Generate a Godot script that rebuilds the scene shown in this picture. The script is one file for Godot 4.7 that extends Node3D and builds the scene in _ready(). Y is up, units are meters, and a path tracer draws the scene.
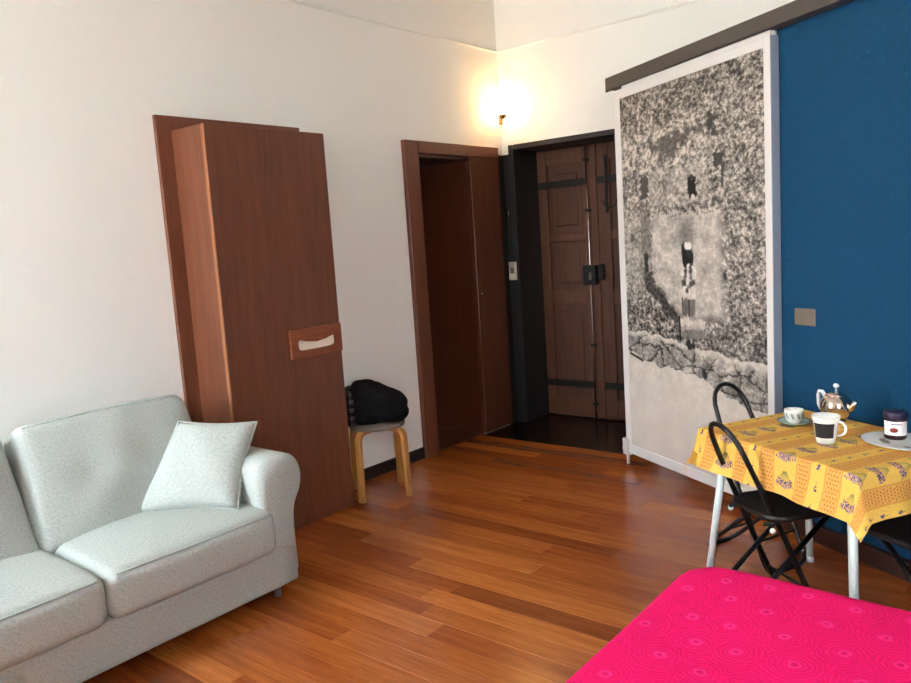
extends Node3D

const YB := 59.6      # direction of the blue wall
const YT := 60.59     # direction of the table beside it
const LW := -3.70     # face of the left wall (x)
const BW := -5.28     # face of the back wall (z)
const FW := 1.4       # face of the wall behind the camera (z)
const RW := 2.4       # face of the right wall (x)
const CEIL := 3.62

var M := {}
var rng := RandomNumberGenerator.new()
var used := {}

# ------------------------------------------------------------------ helpers
func frame_at(deg: float, s: float, y: float, n: float) -> Vector3:
	var a := deg_to_rad(deg)
	return Vector3(s * sin(a) + n * cos(a), y, s * cos(a) - n * sin(a))

func B(s: float, y: float, n: float) -> Vector3:
	return frame_at(YB, s, y, n)

func T(s: float, y: float, n: float) -> Vector3:
	return frame_at(YT, s, y, n)

func numbered(called: String) -> String:
	if not used.has(called):
		used[called] = 0
		return called
	used[called] += 1
	return "%s_%03d" % [called, used[called]]

func new_st(smooth := true) -> SurfaceTool:
	var st := SurfaceTool.new()
	st.begin(Mesh.PRIMITIVE_TRIANGLES)
	st.set_smooth_group(0 if smooth else -1)
	return st

func done(st: SurfaceTool) -> ArrayMesh:
	st.generate_normals()
	return st.commit()

func inst(called: String, mesh: Mesh, m: Material, parent: Node = null) -> MeshInstance3D:
	var o := MeshInstance3D.new()
	o.mesh = mesh
	o.material_override = m
	if parent == null:
		o.name = numbered(called)
		add_child(o)
	else:
		o.name = called
		parent.add_child(o, true)
	return o

func base(called: String, at: Vector3, turn_deg := 0.0) -> Node3D:
	var o := Node3D.new()
	o.name = numbered(called)
	add_child(o)
	o.position = at
	o.rotation.y = deg_to_rad(turn_deg)
	return o

func tag(o: Node, label: String, category: String, group := "") -> void:
	o.set_meta("label", label)
	o.set_meta("category", category)
	if group != "":
		o.set_meta("group", group)

func structure(o: Node, label: String) -> void:
	o.set_meta("kind", "structure")
	o.set_meta("label", label)
	o.set_meta("category", "room")

func tri(st: SurfaceTool, a: Vector3, b: Vector3, c: Vector3, from: Vector3, uv: Array = []) -> void:
	# front faces run clockwise; turned so that the face looks away from the point FROM
	var nrm := (c - a).cross(b - a)
	var flip := nrm.dot((a + b + c) / 3.0 - from) < 0.0
	var pts := [a, c, b] if flip else [a, b, c]
	var uvs := []
	if uv.size() == 3:
		uvs = [uv[0], uv[2], uv[1]] if flip else uv
	for k in 3:
		if uvs.size() == 3:
			st.set_uv(uvs[k])
		st.add_vertex(pts[k])

func quad(st: SurfaceTool, a: Vector3, b: Vector3, c: Vector3, d: Vector3, from: Vector3) -> void:
	tri(st, a, b, c, from)
	tri(st, a, c, d, from)

# chamfered box: 44 triangles
func add_box(st: SurfaceTool, lo: Vector3, hi: Vector3, ch := 0.003) -> void:
	var c := (lo + hi) / 2.0
	var h := (hi - lo) / 2.0
	ch = minf(ch, minf(h.x, minf(h.y, h.z)) * 0.8)
	var p := func(sx: int, sy: int, sz: int, ax: int) -> Vector3:
		var q := Vector3(sx * (h.x - ch), sy * (h.y - ch), sz * (h.z - ch))
		if ax == 0: q.x = sx * h.x
		elif ax == 1: q.y = sy * h.y
		else: q.z = sz * h.z
		return c + q
	for s in [-1, 1]:
		quad(st, p.call(s, -1, -1, 0), p.call(s, 1, -1, 0), p.call(s, 1, 1, 0), p.call(s, -1, 1, 0), c)
		quad(st, p.call(-1, s, -1, 1), p.call(1, s, -1, 1), p.call(1, s, 1, 1), p.call(-1, s, 1, 1), c)
		quad(st, p.call(-1, -1, s, 2), p.call(1, -1, s, 2), p.call(1, 1, s, 2), p.call(-1, 1, s, 2), c)
	if ch > 0.0:
		for a in [-1, 1]:
			for b in [-1, 1]:
				quad(st, p.call(a, b, -1, 0), p.call(a, b, 1, 0), p.call(a, b, 1, 1), p.call(a, b, -1, 1), c)
				quad(st, p.call(a, -1, b, 0), p.call(a, 1, b, 0), p.call(a, 1, b, 2), p.call(a, -1, b, 2), c)
				quad(st, p.call(-1, a, b, 1), p.call(1, a, b, 1), p.call(1, a, b, 2), p.call(-1, a, b, 2), c)
				for e in [-1, 1]:
					tri(st, p.call(a, b, e, 0), p.call(a, b, e, 1), p.call(a, b, e, 2), c)

func box_mesh(lo: Vector3, hi: Vector3, ch := 0.003) -> ArrayMesh:
	var st := new_st(false)
	add_box(st, lo, hi, ch)
	return done(st)

# soft rounded box; SHAPE(p, q) may move each point, q being its place in -1..1
func soft_box(h: Vector3, r: float, n: int, shape = null) -> ArrayMesh:
	var st := new_st()
	var t := []
	for i in n + 1:
		var u := -1.0 + 2.0 * i / n
		t.append(sin(u * PI / 2.0) * 0.55 + u * 0.45)
	var point := func(q: Vector3) -> Vector3:
		var pp := q * h
		var inner := pp.clamp(-h + Vector3.ONE * r, h - Vector3.ONE * r)
		var d := pp - inner
		var o: Vector3 = inner + d.normalized() * r if d.length() > 1e-6 else pp
		return shape.call(o, q) if shape != null else o
	for ax in 3:
		for s in [-1.0, 1.0]:
			var g := []
			for i in n + 1:
				var row := []
				for j in n + 1:
					var q := Vector3.ZERO
					q[ax] = s
					q[(ax + 1) % 3] = t[i]
					q[(ax + 2) % 3] = t[j]
					row.append(point.call(q))
				g.append(row)
			for i in n:
				for j in n:
					var a: Vector3 = g[i][j]
					var b: Vector3 = g[i + 1][j]
					var c: Vector3 = g[i + 1][j + 1]
					var d: Vector3 = g[i][j + 1]
					var pts := [a, b, c, a, c, d] if s < 0 else [a, c, b, a, d, c]
					for p in pts:
						st.add_vertex(p)
	return done(st)

func add_tube(st: SurfaceTool, pts: Array, radius: float, sides := 10, closed := false, end_radius := -1.0) -> void:
	var n := pts.size()
	var rings := []
	var side := Vector3.ZERO
	for i in n:
		var dir: Vector3
		if closed:
			dir = (pts[(i + 1) % n] - pts[(i + n - 1) % n]).normalized()
		else:
			dir = (pts[mini(i + 1, n - 1)] - pts[maxi(i - 1, 0)]).normalized()
		if side == Vector3.ZERO:
			side = dir.cross(Vector3.UP if absf(dir.y) < 0.9 else Vector3.RIGHT).normalized()
		else:
			side = (side - dir * side.dot(dir)).normalized()
		var up := dir.cross(side)
		var r := radius if end_radius < 0 else lerpf(radius, end_radius, float(i) / (n - 1))
		var ring := []
		for k in sides:
			var a := TAU * k / sides
			ring.append(pts[i] + (side * cos(a) + up * sin(a)) * r)
		rings.append(ring)
	for i in (n if closed else n - 1):
		var j := (i + 1) % n
		var shift := 0
		if closed and j == 0:
			var best := 1e9
			for k in sides:
				var dd: float = (rings[0][k] - rings[i][0]).length()
				if dd < best:
					best = dd
					shift = k
		var c: Vector3 = (pts[i] + pts[j]) / 2.0
		for k in sides:
			var k2 := (k + 1) % sides
			quad(st, rings[i][k], rings[i][k2], rings[j][(k2 + shift) % sides], rings[j][(k + shift) % sides], c)
	if not closed:
		for e in [0, n - 1]:
			var inside: Vector3 = pts[1] if e == 0 else pts[n - 2]
			for k in sides:
				tri(st, pts[e], rings[e][k], rings[e][(k + 1) % sides], inside)

func tube_mesh(pts: Array, radius: float, sides := 10, closed := false, end_radius := -1.0) -> ArrayMesh:
	var st := new_st()
	add_tube(st, pts, radius, sides, closed, end_radius)
	return done(st)

# profile of Vector2(radius, height) turned round y
func lathe(profile: Array, segs := 32) -> ArrayMesh:
	var st := new_st()
	for i in profile.size() - 1:
		var a: Vector2 = profile[i]
		var b: Vector2 = profile[i + 1]
		var nd := Vector2(b.y - a.y, a.x - b.x)   # outward for a profile that runs upwards
		for k in segs:
			var t0 := TAU * k / segs
			var t1 := TAU * (k + 1) / segs
			var tm := (t0 + t1) / 2.0
			var p := func(v: Vector2, t: float) -> Vector3: return Vector3(v.x * cos(t), v.y, v.x * sin(t))
			var mid := (a + b) / 2.0
			var from: Vector3 = p.call(mid, tm) - Vector3(nd.x * cos(tm), nd.y, nd.x * sin(tm)).normalized() * 0.1
			if a.x > 1e-6 and b.x > 1e-6:
				quad(st, p.call(a, t0), p.call(a, t1), p.call(b, t1), p.call(b, t0), from)
			elif a.x > 1e-6:
				tri(st, p.call(a, t0), p.call(a, t1), p.call(b, t0), from)
			else:
				tri(st, p.call(a, t0), p.call(b, t1), p.call(b, t0), from)
	return done(st)

func arc(c: Vector3, u: Vector3, v: Vector3, r: float, a0: float, a1: float, n: int) -> Array:
	var out := []
	for i in n + 1:
		var a := deg_to_rad(lerpf(a0, a1, float(i) / n))
		out.append(c + (u * cos(a) + v * sin(a)) * r)
	return out

# ------------------------------------------------------------------ textures
func seam(w: int, h: int, freq: float, seed_: int, oct := 3, kind := FastNoiseLite.TYPE_SIMPLEX_SMOOTH) -> Image:
	var f := FastNoiseLite.new()
	f.noise_type = kind
	f.seed = seed_
	f.frequency = freq
	f.fractal_octaves = oct
	return f.get_seamless_image(w, h, false, false, 0.15)

func tex(im: Image) -> ImageTexture:
	return ImageTexture.create_from_image(im)

# grain that runs along v (or u): a factor round 1 for the base colour
func grain_image(along_u: bool, seed_: int, low: Color, high: Color, contrast: float) -> Image:
	var a := seam(512, 72, 0.09, seed_, 3)
	var b := seam(160, 40, 0.05, seed_ + 7, 2)
	var c := seam(256, 256, 0.08, seed_ + 13, 2)
	a.resize(512, 512, Image.INTERPOLATE_CUBIC)
	b.resize(512, 512, Image.INTERPOLATE_CUBIC)
	c.resize(512, 512, Image.INTERPOLATE_CUBIC)
	var im := Image.create(512, 512, false, Image.FORMAT_RGB8)
	for y in 512:
		for x in 512:
			var t := 0.5 * a.get_pixel(x, y).r + 0.38 * b.get_pixel(x, y).r + 0.12 * c.get_pixel(x, y).r
			t = clampf((t - 0.5) * contrast + 0.5, 0.0, 1.0)
			var col := low.lerp(high, t)
			if along_u:
				im.set_pixel(y, x, col)
			else:
				im.set_pixel(x, y, col)
	return im

func mat(c: Color, rough := 0.6, spec := 0.5) -> StandardMaterial3D:
	var m := StandardMaterial3D.new()
	m.albedo_color = c
	m.roughness = rough
	m.metallic_specular = spec
	return m

func tri_mat(c: Color, rough: float, t: Texture2D, scale: Vector3, world := false, offset := Vector3.ZERO) -> StandardMaterial3D:
	var m := mat(c, rough)
	m.albedo_texture = t
	m.uv1_triplanar = true
	m.uv1_world_triplanar = world
	m.uv1_scale = scale
	m.uv1_offset = offset
	m.uv1_triplanar_sharpness = 8.0
	return m

func metal(c: Color, rough: float) -> StandardMaterial3D:
	var m := mat(c, rough)
	m.metallic = 1.0
	return m

func noise_normal(m: StandardMaterial3D, freq: float, size: int, strength: float, seed_: int, oct := 3) -> void:
	var h := seam(size, size, freq, seed_, oct)
	h.convert(Image.FORMAT_RGBA8)
	h.bump_map_to_normal_map(strength)
	m.normal_enabled = true
	m.normal_texture = tex(h)
	m.normal_scale = 1.0

func fabric_image(seed_: int, spread: float) -> Image:
	# heathered weave: threads of slightly different tone
	var n := seam(256, 256, 0.06, seed_, 3)
	var im := Image.create(256, 256, false, Image.FORMAT_RGB8)
	var r := RandomNumberGenerator.new()
	r.seed = seed_
	for y in 256:
		for x in 256:
			var t := 1.0 - spread * 0.5 + (n.get_pixel(x, y).r - 0.5) * spread * 1.1 + (r.randf() - 0.5) * spread * 1.3
			t *= 0.96 + 0.04 * (1.0 if (x / 2 + y / 2) % 2 == 0 else 0.0)
			t = clampf(t, 0, 1)
			im.set_pixel(x, y, Color(t, t, t))
	return im

func rosette_image() -> Array:
	# bedspread: stitched rosettes with rings round them; colour factor and relief
	var n := 768
	var cells := 6
	var r := RandomNumberGenerator.new()
	r.seed = 41
	var pts := []
	for j in cells:
		for i in cells:
			var off := 0.5 if j % 2 else 0.0
			pts.append(Vector2(i + 0.5 + off + r.randf_range(-0.16, 0.16), j + 0.5 + r.randf_range(-0.16, 0.16)) * n / cells)
	var wob := seam(n, n, 0.03, 5, 3)
	var col := Image.create(n, n, false, Image.FORMAT_RGB8)
	var hgt := Image.create(n, n, false, Image.FORMAT_RGBA8)
	var cell := float(n) / cells
	for y in n:
		for x in n:
			var best := 1e9
			var cy := int(y / cell)
			var cx := int(x / cell)
			for dj in [-1, 0, 1]:
				for di in [-2, -1, 0, 1]:
					var p: Vector2 = pts[posmod(cy + dj, cells) * cells + posmod(cx + di, cells)]
					var dx := absf(x - p.x)
					var dy := absf(y - p.y)
					while dx > n * 0.5: dx = absf(dx - n)
					while dy > n * 0.5: dy = absf(dy - n)
					best = minf(best, dx * dx + dy * dy)
			var d := sqrt(best) / cell + (wob.get_pixel(x, y).r - 0.5) * 0.09
			var ring := 0.5 + 0.5 * cos(d * TAU * 10.0)
			var petal := smoothstep(0.17, 0.12, d) * smoothstep(0.02, 0.07, d)
			var ctr := smoothstep(0.06, 0.03, d)
			var hh := clampf(0.45 * ring + 0.5 * petal, 0, 1)
			hgt.set_pixel(x, y, Color(hh, hh, hh))
			var base_c := Color(0.91, 0.93, 0.91).lerp(Color(0.98, 1.0, 0.98), ring)
			base_c = base_c.lerp(Color(1.0, 2.1, 1.30), petal * 0.6).lerp(Color(0.86, 0.8, 0.85), ctr)
			col.set_pixel(x, y, Color(base_c.r, base_c.g * 0.45, base_c.b * 0.72))
	return [col, hgt]

func disc(im: Image, x: float, y: float, r: float, c: Color, soft := 0.35) -> void:
	var w := im.get_width()
	var h := im.get_height()
	for j in range(int(y - r - 1), int(y + r + 2)):
		for i in range(int(x - r - 1), int(x + r + 2)):
			var d := Vector2(i - x, j - y).length()
			var a := clampf((r - d) / maxf(r * soft, 0.7) + 0.5, 0, 1) * c.a
			if a > 0:
				var px := posmod(i, w)
				var py := posmod(j, h)
				im.set_pixel(px, py, im.get_pixel(px, py).lerp(Color(c.r, c.g, c.b), a))

func stroke(im: Image, p: Vector2, q: Vector2, r: float, c: Color) -> void:
	var n := int(p.distance_to(q) / maxf(r * 0.6, 0.5)) + 1
	for k in n + 1:
		var v := p.lerp(q, float(k) / n)
		disc(im, v.x, v.y, r, c)

func cloth_image() -> Image:
	# 0.30 m square of a printed cotton: dotted ochre bands, lavender sprigs on yellow
	var n := 600
	var im := Image.create(n, n, false, Image.FORMAT_RGB8)
	var r := RandomNumberGenerator.new()
	r.seed = 77
	var yellow := Color(0.95, 0.775, 0.37)
	var ochre := Color(0.925, 0.685, 0.34)
	var line := Color(0.85, 0.585, 0.28)
	im.fill(yellow)
	for band in [[0, 130], [250, 390]]:
		im.fill_rect(Rect2i(band[0], 0, band[1] - band[0], n), ochre)
		im.fill_rect(Rect2i(band[0], 0, 5, n), line)
		im.fill_rect(Rect2i(band[1] - 5, 0, 5, n), line)
		im.fill_rect(Rect2i(band[0] + 10, 0, 3, n), line)
		im.fill_rect(Rect2i(band[1] - 13, 0, 3, n), line)
		var cols := 4
		for j in 20:
			for i in cols:
				var x: float = band[0] + 26 + (band[1] - band[0] - 52) * (i + (0.5 if j % 2 else 0.0)) / (cols - 0.5)
				disc(im, x, j * 30.0 + 15, 7.0, Color(0.71, 0.45, 0.25))
				disc(im, x, j * 30.0 + 15, 2.6, Color(0.84, 0.62, 0.33))
	var leaf := Color(0.58, 0.56, 0.32)
	var purples := [Color(0.36, 0.30, 0.52), Color(0.48, 0.42, 0.62), Color(0.27, 0.25, 0.44), Color(0.62, 0.50, 0.62), Color(0.75, 0.52, 0.50)]
	for y0 in [90.0, 240.0, 390.0, 540.0]:
		stroke(im, Vector2(190, y0 - 26), Vector2(190, y0 + 14), 2.2, leaf)
		for k in 16:
			disc(im, 190 + r.randf_range(-11, 11), y0 + 20 + r.randf_range(-16, 16), r.randf_range(3, 5.5), purples[r.randi() % 3])
	for y0 in [75.0, 275.0, 475.0]:
		for k in 9:
			var a := lerpf(-1.0, 1.0, k / 8.0)
			stroke(im, Vector2(495 + a * 14, y0 - 60), Vector2(495 + a * 66, y0 + 30 - absf(a) * 18), 2.4, leaf)
		for k in 11:
			var a := lerpf(-1.0, 1.0, k / 10.0)
			var tip := Vector2(495 + a * 76, y0 + 40 - absf(a) * 22)
			for e in 9:
				var v := tip + Vector2(a * 8.0, -18.0).normalized() * -0.0 + Vector2(a * 0.5, 1.0) * (e * 6.0 - 24.0)
				disc(im, v.x + r.randf_range(-6, 6), v.y + r.randf_range(-4, 4), r.randf_range(3.5, 6.5), purples[r.randi() % 5])
	var weave := seam(n, n, 0.05, 3, 3)
	for y in n:
		for x in n:
			var t := 0.93 + 0.12 * (weave.get_pixel(x, y).r - 0.5) + r.randf_range(-0.03, 0.03)
			var c := im.get_pixel(x, y)
			im.set_pixel(x, y, Color(c.r * t, c.g * t, c.b * t))
	return im

func poster_image() -> Image:
	# black-and-white photograph: rough rock, a plastered hut front with a small figure in its doorway, a dry stone wall, pale ground
	var w := 540
	var h := 940
	var im := Image.create(w, h, false, Image.FORMAT_RGB8)
	var f1 := FastNoiseLite.new(); f1.seed = 11; f1.frequency = 0.020; f1.fractal_octaves = 4
	var f2 := FastNoiseLite.new(); f2.seed = 12; f2.frequency = 0.055; f2.fractal_octaves = 4; f2.fractal_gain = 0.75
	var f3 := FastNoiseLite.new(); f3.seed = 13; f3.frequency = 0.010; f3.fractal_octaves = 3
	var f5 := FastNoiseLite.new(); f5.seed = 15; f5.frequency = 0.021; f5.noise_type = FastNoiseLite.TYPE_CELLULAR
	f5.cellular_return_type = FastNoiseLite.RETURN_DISTANCE2_SUB; f5.fractal_type = FastNoiseLite.FRACTAL_NONE
	var f6 := FastNoiseLite.new(); f6.seed = 16; f6.frequency = 0.021; f6.noise_type = FastNoiseLite.TYPE_CELLULAR
	f6.cellular_return_type = FastNoiseLite.RETURN_CELL_VALUE; f6.fractal_type = FastNoiseLite.FRACTAL_NONE
	var dot := RandomNumberGenerator.new()
	dot.seed = 4
	for y in h:
		for x in w:
			var u := float(x) / w
			var v := float(y) / h
			var a := f1.get_noise_2d(x, y * 1.25)
			var b := f2.get_noise_2d(x, y * 1.25)
			var c := f3.get_noise_2d(x, y)
			# how light and how rough the ground is here
			var tone := 0.50
			var rough := 1.0
			tone += 0.10 * smoothstep(0.09, 0.13, v) * smoothstep(0.24, 0.18, v) * smoothstep(0.95, 0.55, u)
			tone -= 0.06 * smoothstep(0.10, 0.04, v)
			var roof := smoothstep(0.19, 0.22, v + 0.05 * a) * smoothstep(0.325, 0.29, v) * smoothstep(0.10, 0.2, u) * smoothstep(0.72, 0.6, u)
			tone += 0.10 * roof
			rough -= 0.35 * roof
			var left := smoothstep(0.24, 0.16, u) * smoothstep(0.31, 0.35, v) * smoothstep(0.56, 0.50, v)
			tone += 0.07 * left
			rough -= 0.45 * left
			var bush := smoothstep(0.545, 0.60, v + 0.05 * a)
			tone -= 0.07 * bush
			var g := tone + rough * (0.26 * a + 0.62 * b) + 0.10 * c
			# cave mouths
			var cave := Vector2((u - 0.40) / 0.19, (v - 0.15 + 0.06 * (u - 0.4)) / 0.030).length()
			g = lerpf(g, 0.34 + 0.22 * b, smoothstep(1.2, 0.5, cave + 0.9 * a))
			var cave2 := Vector2((u - 0.69) / 0.035, (v - 0.125) / 0.026).length()
			g = lerpf(g, 0.20, smoothstep(1.2, 0.6, cave2 + 1.2 * a))
			# plastered front
			var inside := smoothstep(0.215, 0.245, u + 0.03 * b) * smoothstep(0.77, 0.69, u + 0.08 * b) * smoothstep(0.315, 0.340, v + 0.03 * b) * smoothstep(0.605, 0.580, v + 0.03 * b + 0.38 * maxf(0.0, 0.36 - u))
			g = lerpf(g, 0.68 + 0.12 * a + 0.15 * b + 0.08 * c, inside)
			# shaded jamb at the left
			var jamb := smoothstep(0.135, 0.155, u) * smoothstep(0.235, 0.215, u) * smoothstep(0.325, 0.345, v) * smoothstep(0.47, 0.42, v)
			g = lerpf(g, 0.44 + 0.2 * b, jamb * 0.8)
			# slope in shadow, lower left
			var diag := absf((v - 0.548) - (u - 0.28) * 0.40)
			g = lerpf(g, 0.25 + 0.3 * b, smoothstep(0.036, 0.008, diag + 0.02 * a) * smoothstep(0.12, 0.20, u) * smoothstep(0.45, 0.40, u))
			# soot above the doorway
			g = lerpf(g, 0.40 + 0.15 * b, smoothstep(1.1, 0.2, Vector2((u - 0.505) / 0.085, (v - 0.388) / 0.060).length()) * 0.8)
			# small openings
			for o in [[0.552, 0.268, 0.026, 0.024, 0.10], [0.73, 0.213, 0.030, 0.018, 0.24], [0.752, 0.250, 0.008, 0.030, 0.26], [0.185, 0.462, 0.015, 0.026, 0.16], [0.755, 0.487, 0.009, 0.010, 0.18], [0.07, 0.392, 0.012, 0.010, 0.30], [0.185, 0.255, 0.032, 0.034, 0.28]]:
				var dd := maxf(absf(u - o[0]) / o[2], absf(v - o[1]) / o[3]) + 0.7 * b
				g = lerpf(g, o[4] + 0.08 * b, smoothstep(1.15, 0.85, dd))
			# dry stone wall
			var top := 0.655 + 0.036 * smoothstep(0.1, 1.0, u) + 0.010 * a
			var gtop := 0.712 + 0.085 * u + 0.010 * sin(u * 9.0) + 0.012 * a
			if v > top and v < gtop:
				var edge := f5.get_noise_2d(x * 0.75 + 9.0 * b, y * 1.15 + 9.0 * a) + 1.0
				var cell := f6.get_noise_2d(x * 0.75 + 9.0 * b, y * 1.15 + 9.0 * a)
				g = 0.56 + 0.08 * cell + 0.14 * a + 0.30 * b - 0.34 * smoothstep(0.16, 0.0, edge)
				g = lerpf(0.74 + 0.16 * b, g, smoothstep(0.004, 0.022, v - top + 0.01 * b))
			elif v >= gtop:
				g = 0.775 + 0.03 * c + 0.06 * a * smoothstep(0.92, 0.72, v) + 0.07 * b * smoothstep(0.9, 0.72, v)
			if absf((v - 0.728) - (u - 0.06) * 0.13) < 0.004 and u < 0.13 and u > 0.012:
				g = 0.2
			g = clampf(g * 1.02 + dot.randf_range(-0.025, 0.025), 0.10, 0.84)
			im.set_pixel(x, y, Color(g, g * 0.955, g * 0.895))
	# the figure in the doorway: white kerchief, dark face, light blouse and skirt, bare legs; a block of stone below
	var r := RandomNumberGenerator.new()
	r.seed = 8
	var P := func(u: float, v: float) -> Vector2: return Vector2(u * w, v * h)
	var black := Color(0.12, 0.115, 0.11)
	var dark := Color(0.25, 0.235, 0.22)
	var white := Color(0.88, 0.85, 0.80)
	var grey := Color(0.47, 0.445, 0.42)
	var q: Vector2
	# dark of the doorway round head and shoulders
	for k in 40:
		q = P.call(0.507 + r.randf_range(-0.022, 0.022), r.randf_range(0.418, 0.462))
		disc(im, q.x, q.y, r.randf_range(8, 13), black, 0.9)
	for k in 50:
		q = P.call(0.507 + r.randf_range(-0.042, 0.042), r.randf_range(0.462, 0.585))
		disc(im, q.x, q.y, r.randf_range(4, 7), dark.lerp(grey, r.randf()), 0.9)
	# kerchief, face
	for k in 10:
		q = P.call(0.512 + r.randf_range(-0.016, 0.016), 0.4155 + r.randf_range(-0.004, 0.004))
		disc(im, q.x, q.y, 6.5, white, 0.9)
	q = P.call(0.512, 0.436)
	disc(im, q.x, q.y, 9.0, Color(0.20, 0.185, 0.175), 0.9)
	# sleeves, drape and skirt: patches of light cloth
	for t in [[0.472, 0.466, 0.466, 0.498, 7.0], [0.546, 0.464, 0.551, 0.500, 7.0], [0.509, 0.462, 0.503, 0.515, 6.0], [0.478, 0.522, 0.482, 0.545, 9.0], [0.544, 0.518, 0.540, 0.548, 9.0], [0.515, 0.525, 0.512, 0.552, 6.0]]:
		for k in 14:
			var e := r.randf()
			q = (P.call(t[0], t[1]) as Vector2).lerp(P.call(t[2], t[3]), e) + Vector2(r.randf_range(-4, 4), r.randf_range(-3, 3))
			disc(im, q.x, q.y, t[4] * r.randf_range(0.5, 0.9), white.darkened(r.randf_range(0.0, 0.16)), 0.9)
	# hands and shadows in the folds
	for t in [[0.470, 0.509], [0.480, 0.512], [0.545, 0.508], [0.533, 0.512], [0.490, 0.48], [0.528, 0.478], [0.497, 0.53]]:
		q = P.call(t[0], t[1])
		disc(im, q.x, q.y, 6.0, dark, 1.0)
	# legs
	for k in 24:
		var e := r.randf_range(0.557, 0.592)
		q = P.call(0.484 + r.randf_range(-0.008, 0.008), e); disc(im, q.x, q.y, 6.0, Color(0.44, 0.415, 0.39).darkened(r.randf_range(0, 0.2)), 1.0)
		q = P.call(0.534 + r.randf_range(-0.008, 0.008), e); disc(im, q.x, q.y, 6.0, Color(0.46, 0.43, 0.405).darkened(r.randf_range(0, 0.2)), 1.0)
	stroke(im, P.call(0.509, 0.555), P.call(0.508, 0.594), 3.5, dark)
	stroke(im, P.call(0.460, 0.55), P.call(0.463, 0.592), 2.0, dark)
	for k in 260:
		var pu := r.randf_range(0.445, 0.615)
		var pv := r.randf_range(0.606, 0.648)
		q = P.call(pu, pv)
		var lum := lerpf(0.74, 0.44, smoothstep(0.612, 0.640, pv)) + r.randf_range(-0.08, 0.08)
		disc(im, q.x, q.y, r.randf_range(3, 7), Color(lum, lum * 0.955, lum * 0.895), 0.9)
	stroke(im, P.call(0.436, 0.60), P.call(0.437, 0.662), 3.0, black)
	for t in [[0.497, 0.668], [0.53, 0.672], [0.505, 0.676]]:
		q = P.call(t[0], t[1])
		disc(im, q.x, q.y, 8.0, black, 0.7)
	return im

func plaid_image() -> Image:
	var n := 128
	var im := Image.create(n, n, false, Image.FORMAT_RGB8)
	for y in n:
		for x in n:
			var a := 1.0 if (x / 16) % 2 == 0 else 0.0
			var b := 1.0 if (y / 16) % 2 == 0 else 0.0
			var t := 0.035 + 0.20 * a * b + 0.05 * (a + b)
			if x % 32 < 3 or y % 32 < 3:
				t += 0.12
			im.set_pixel(x, y, Color(t, t * 0.97, t))
	return im

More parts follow.
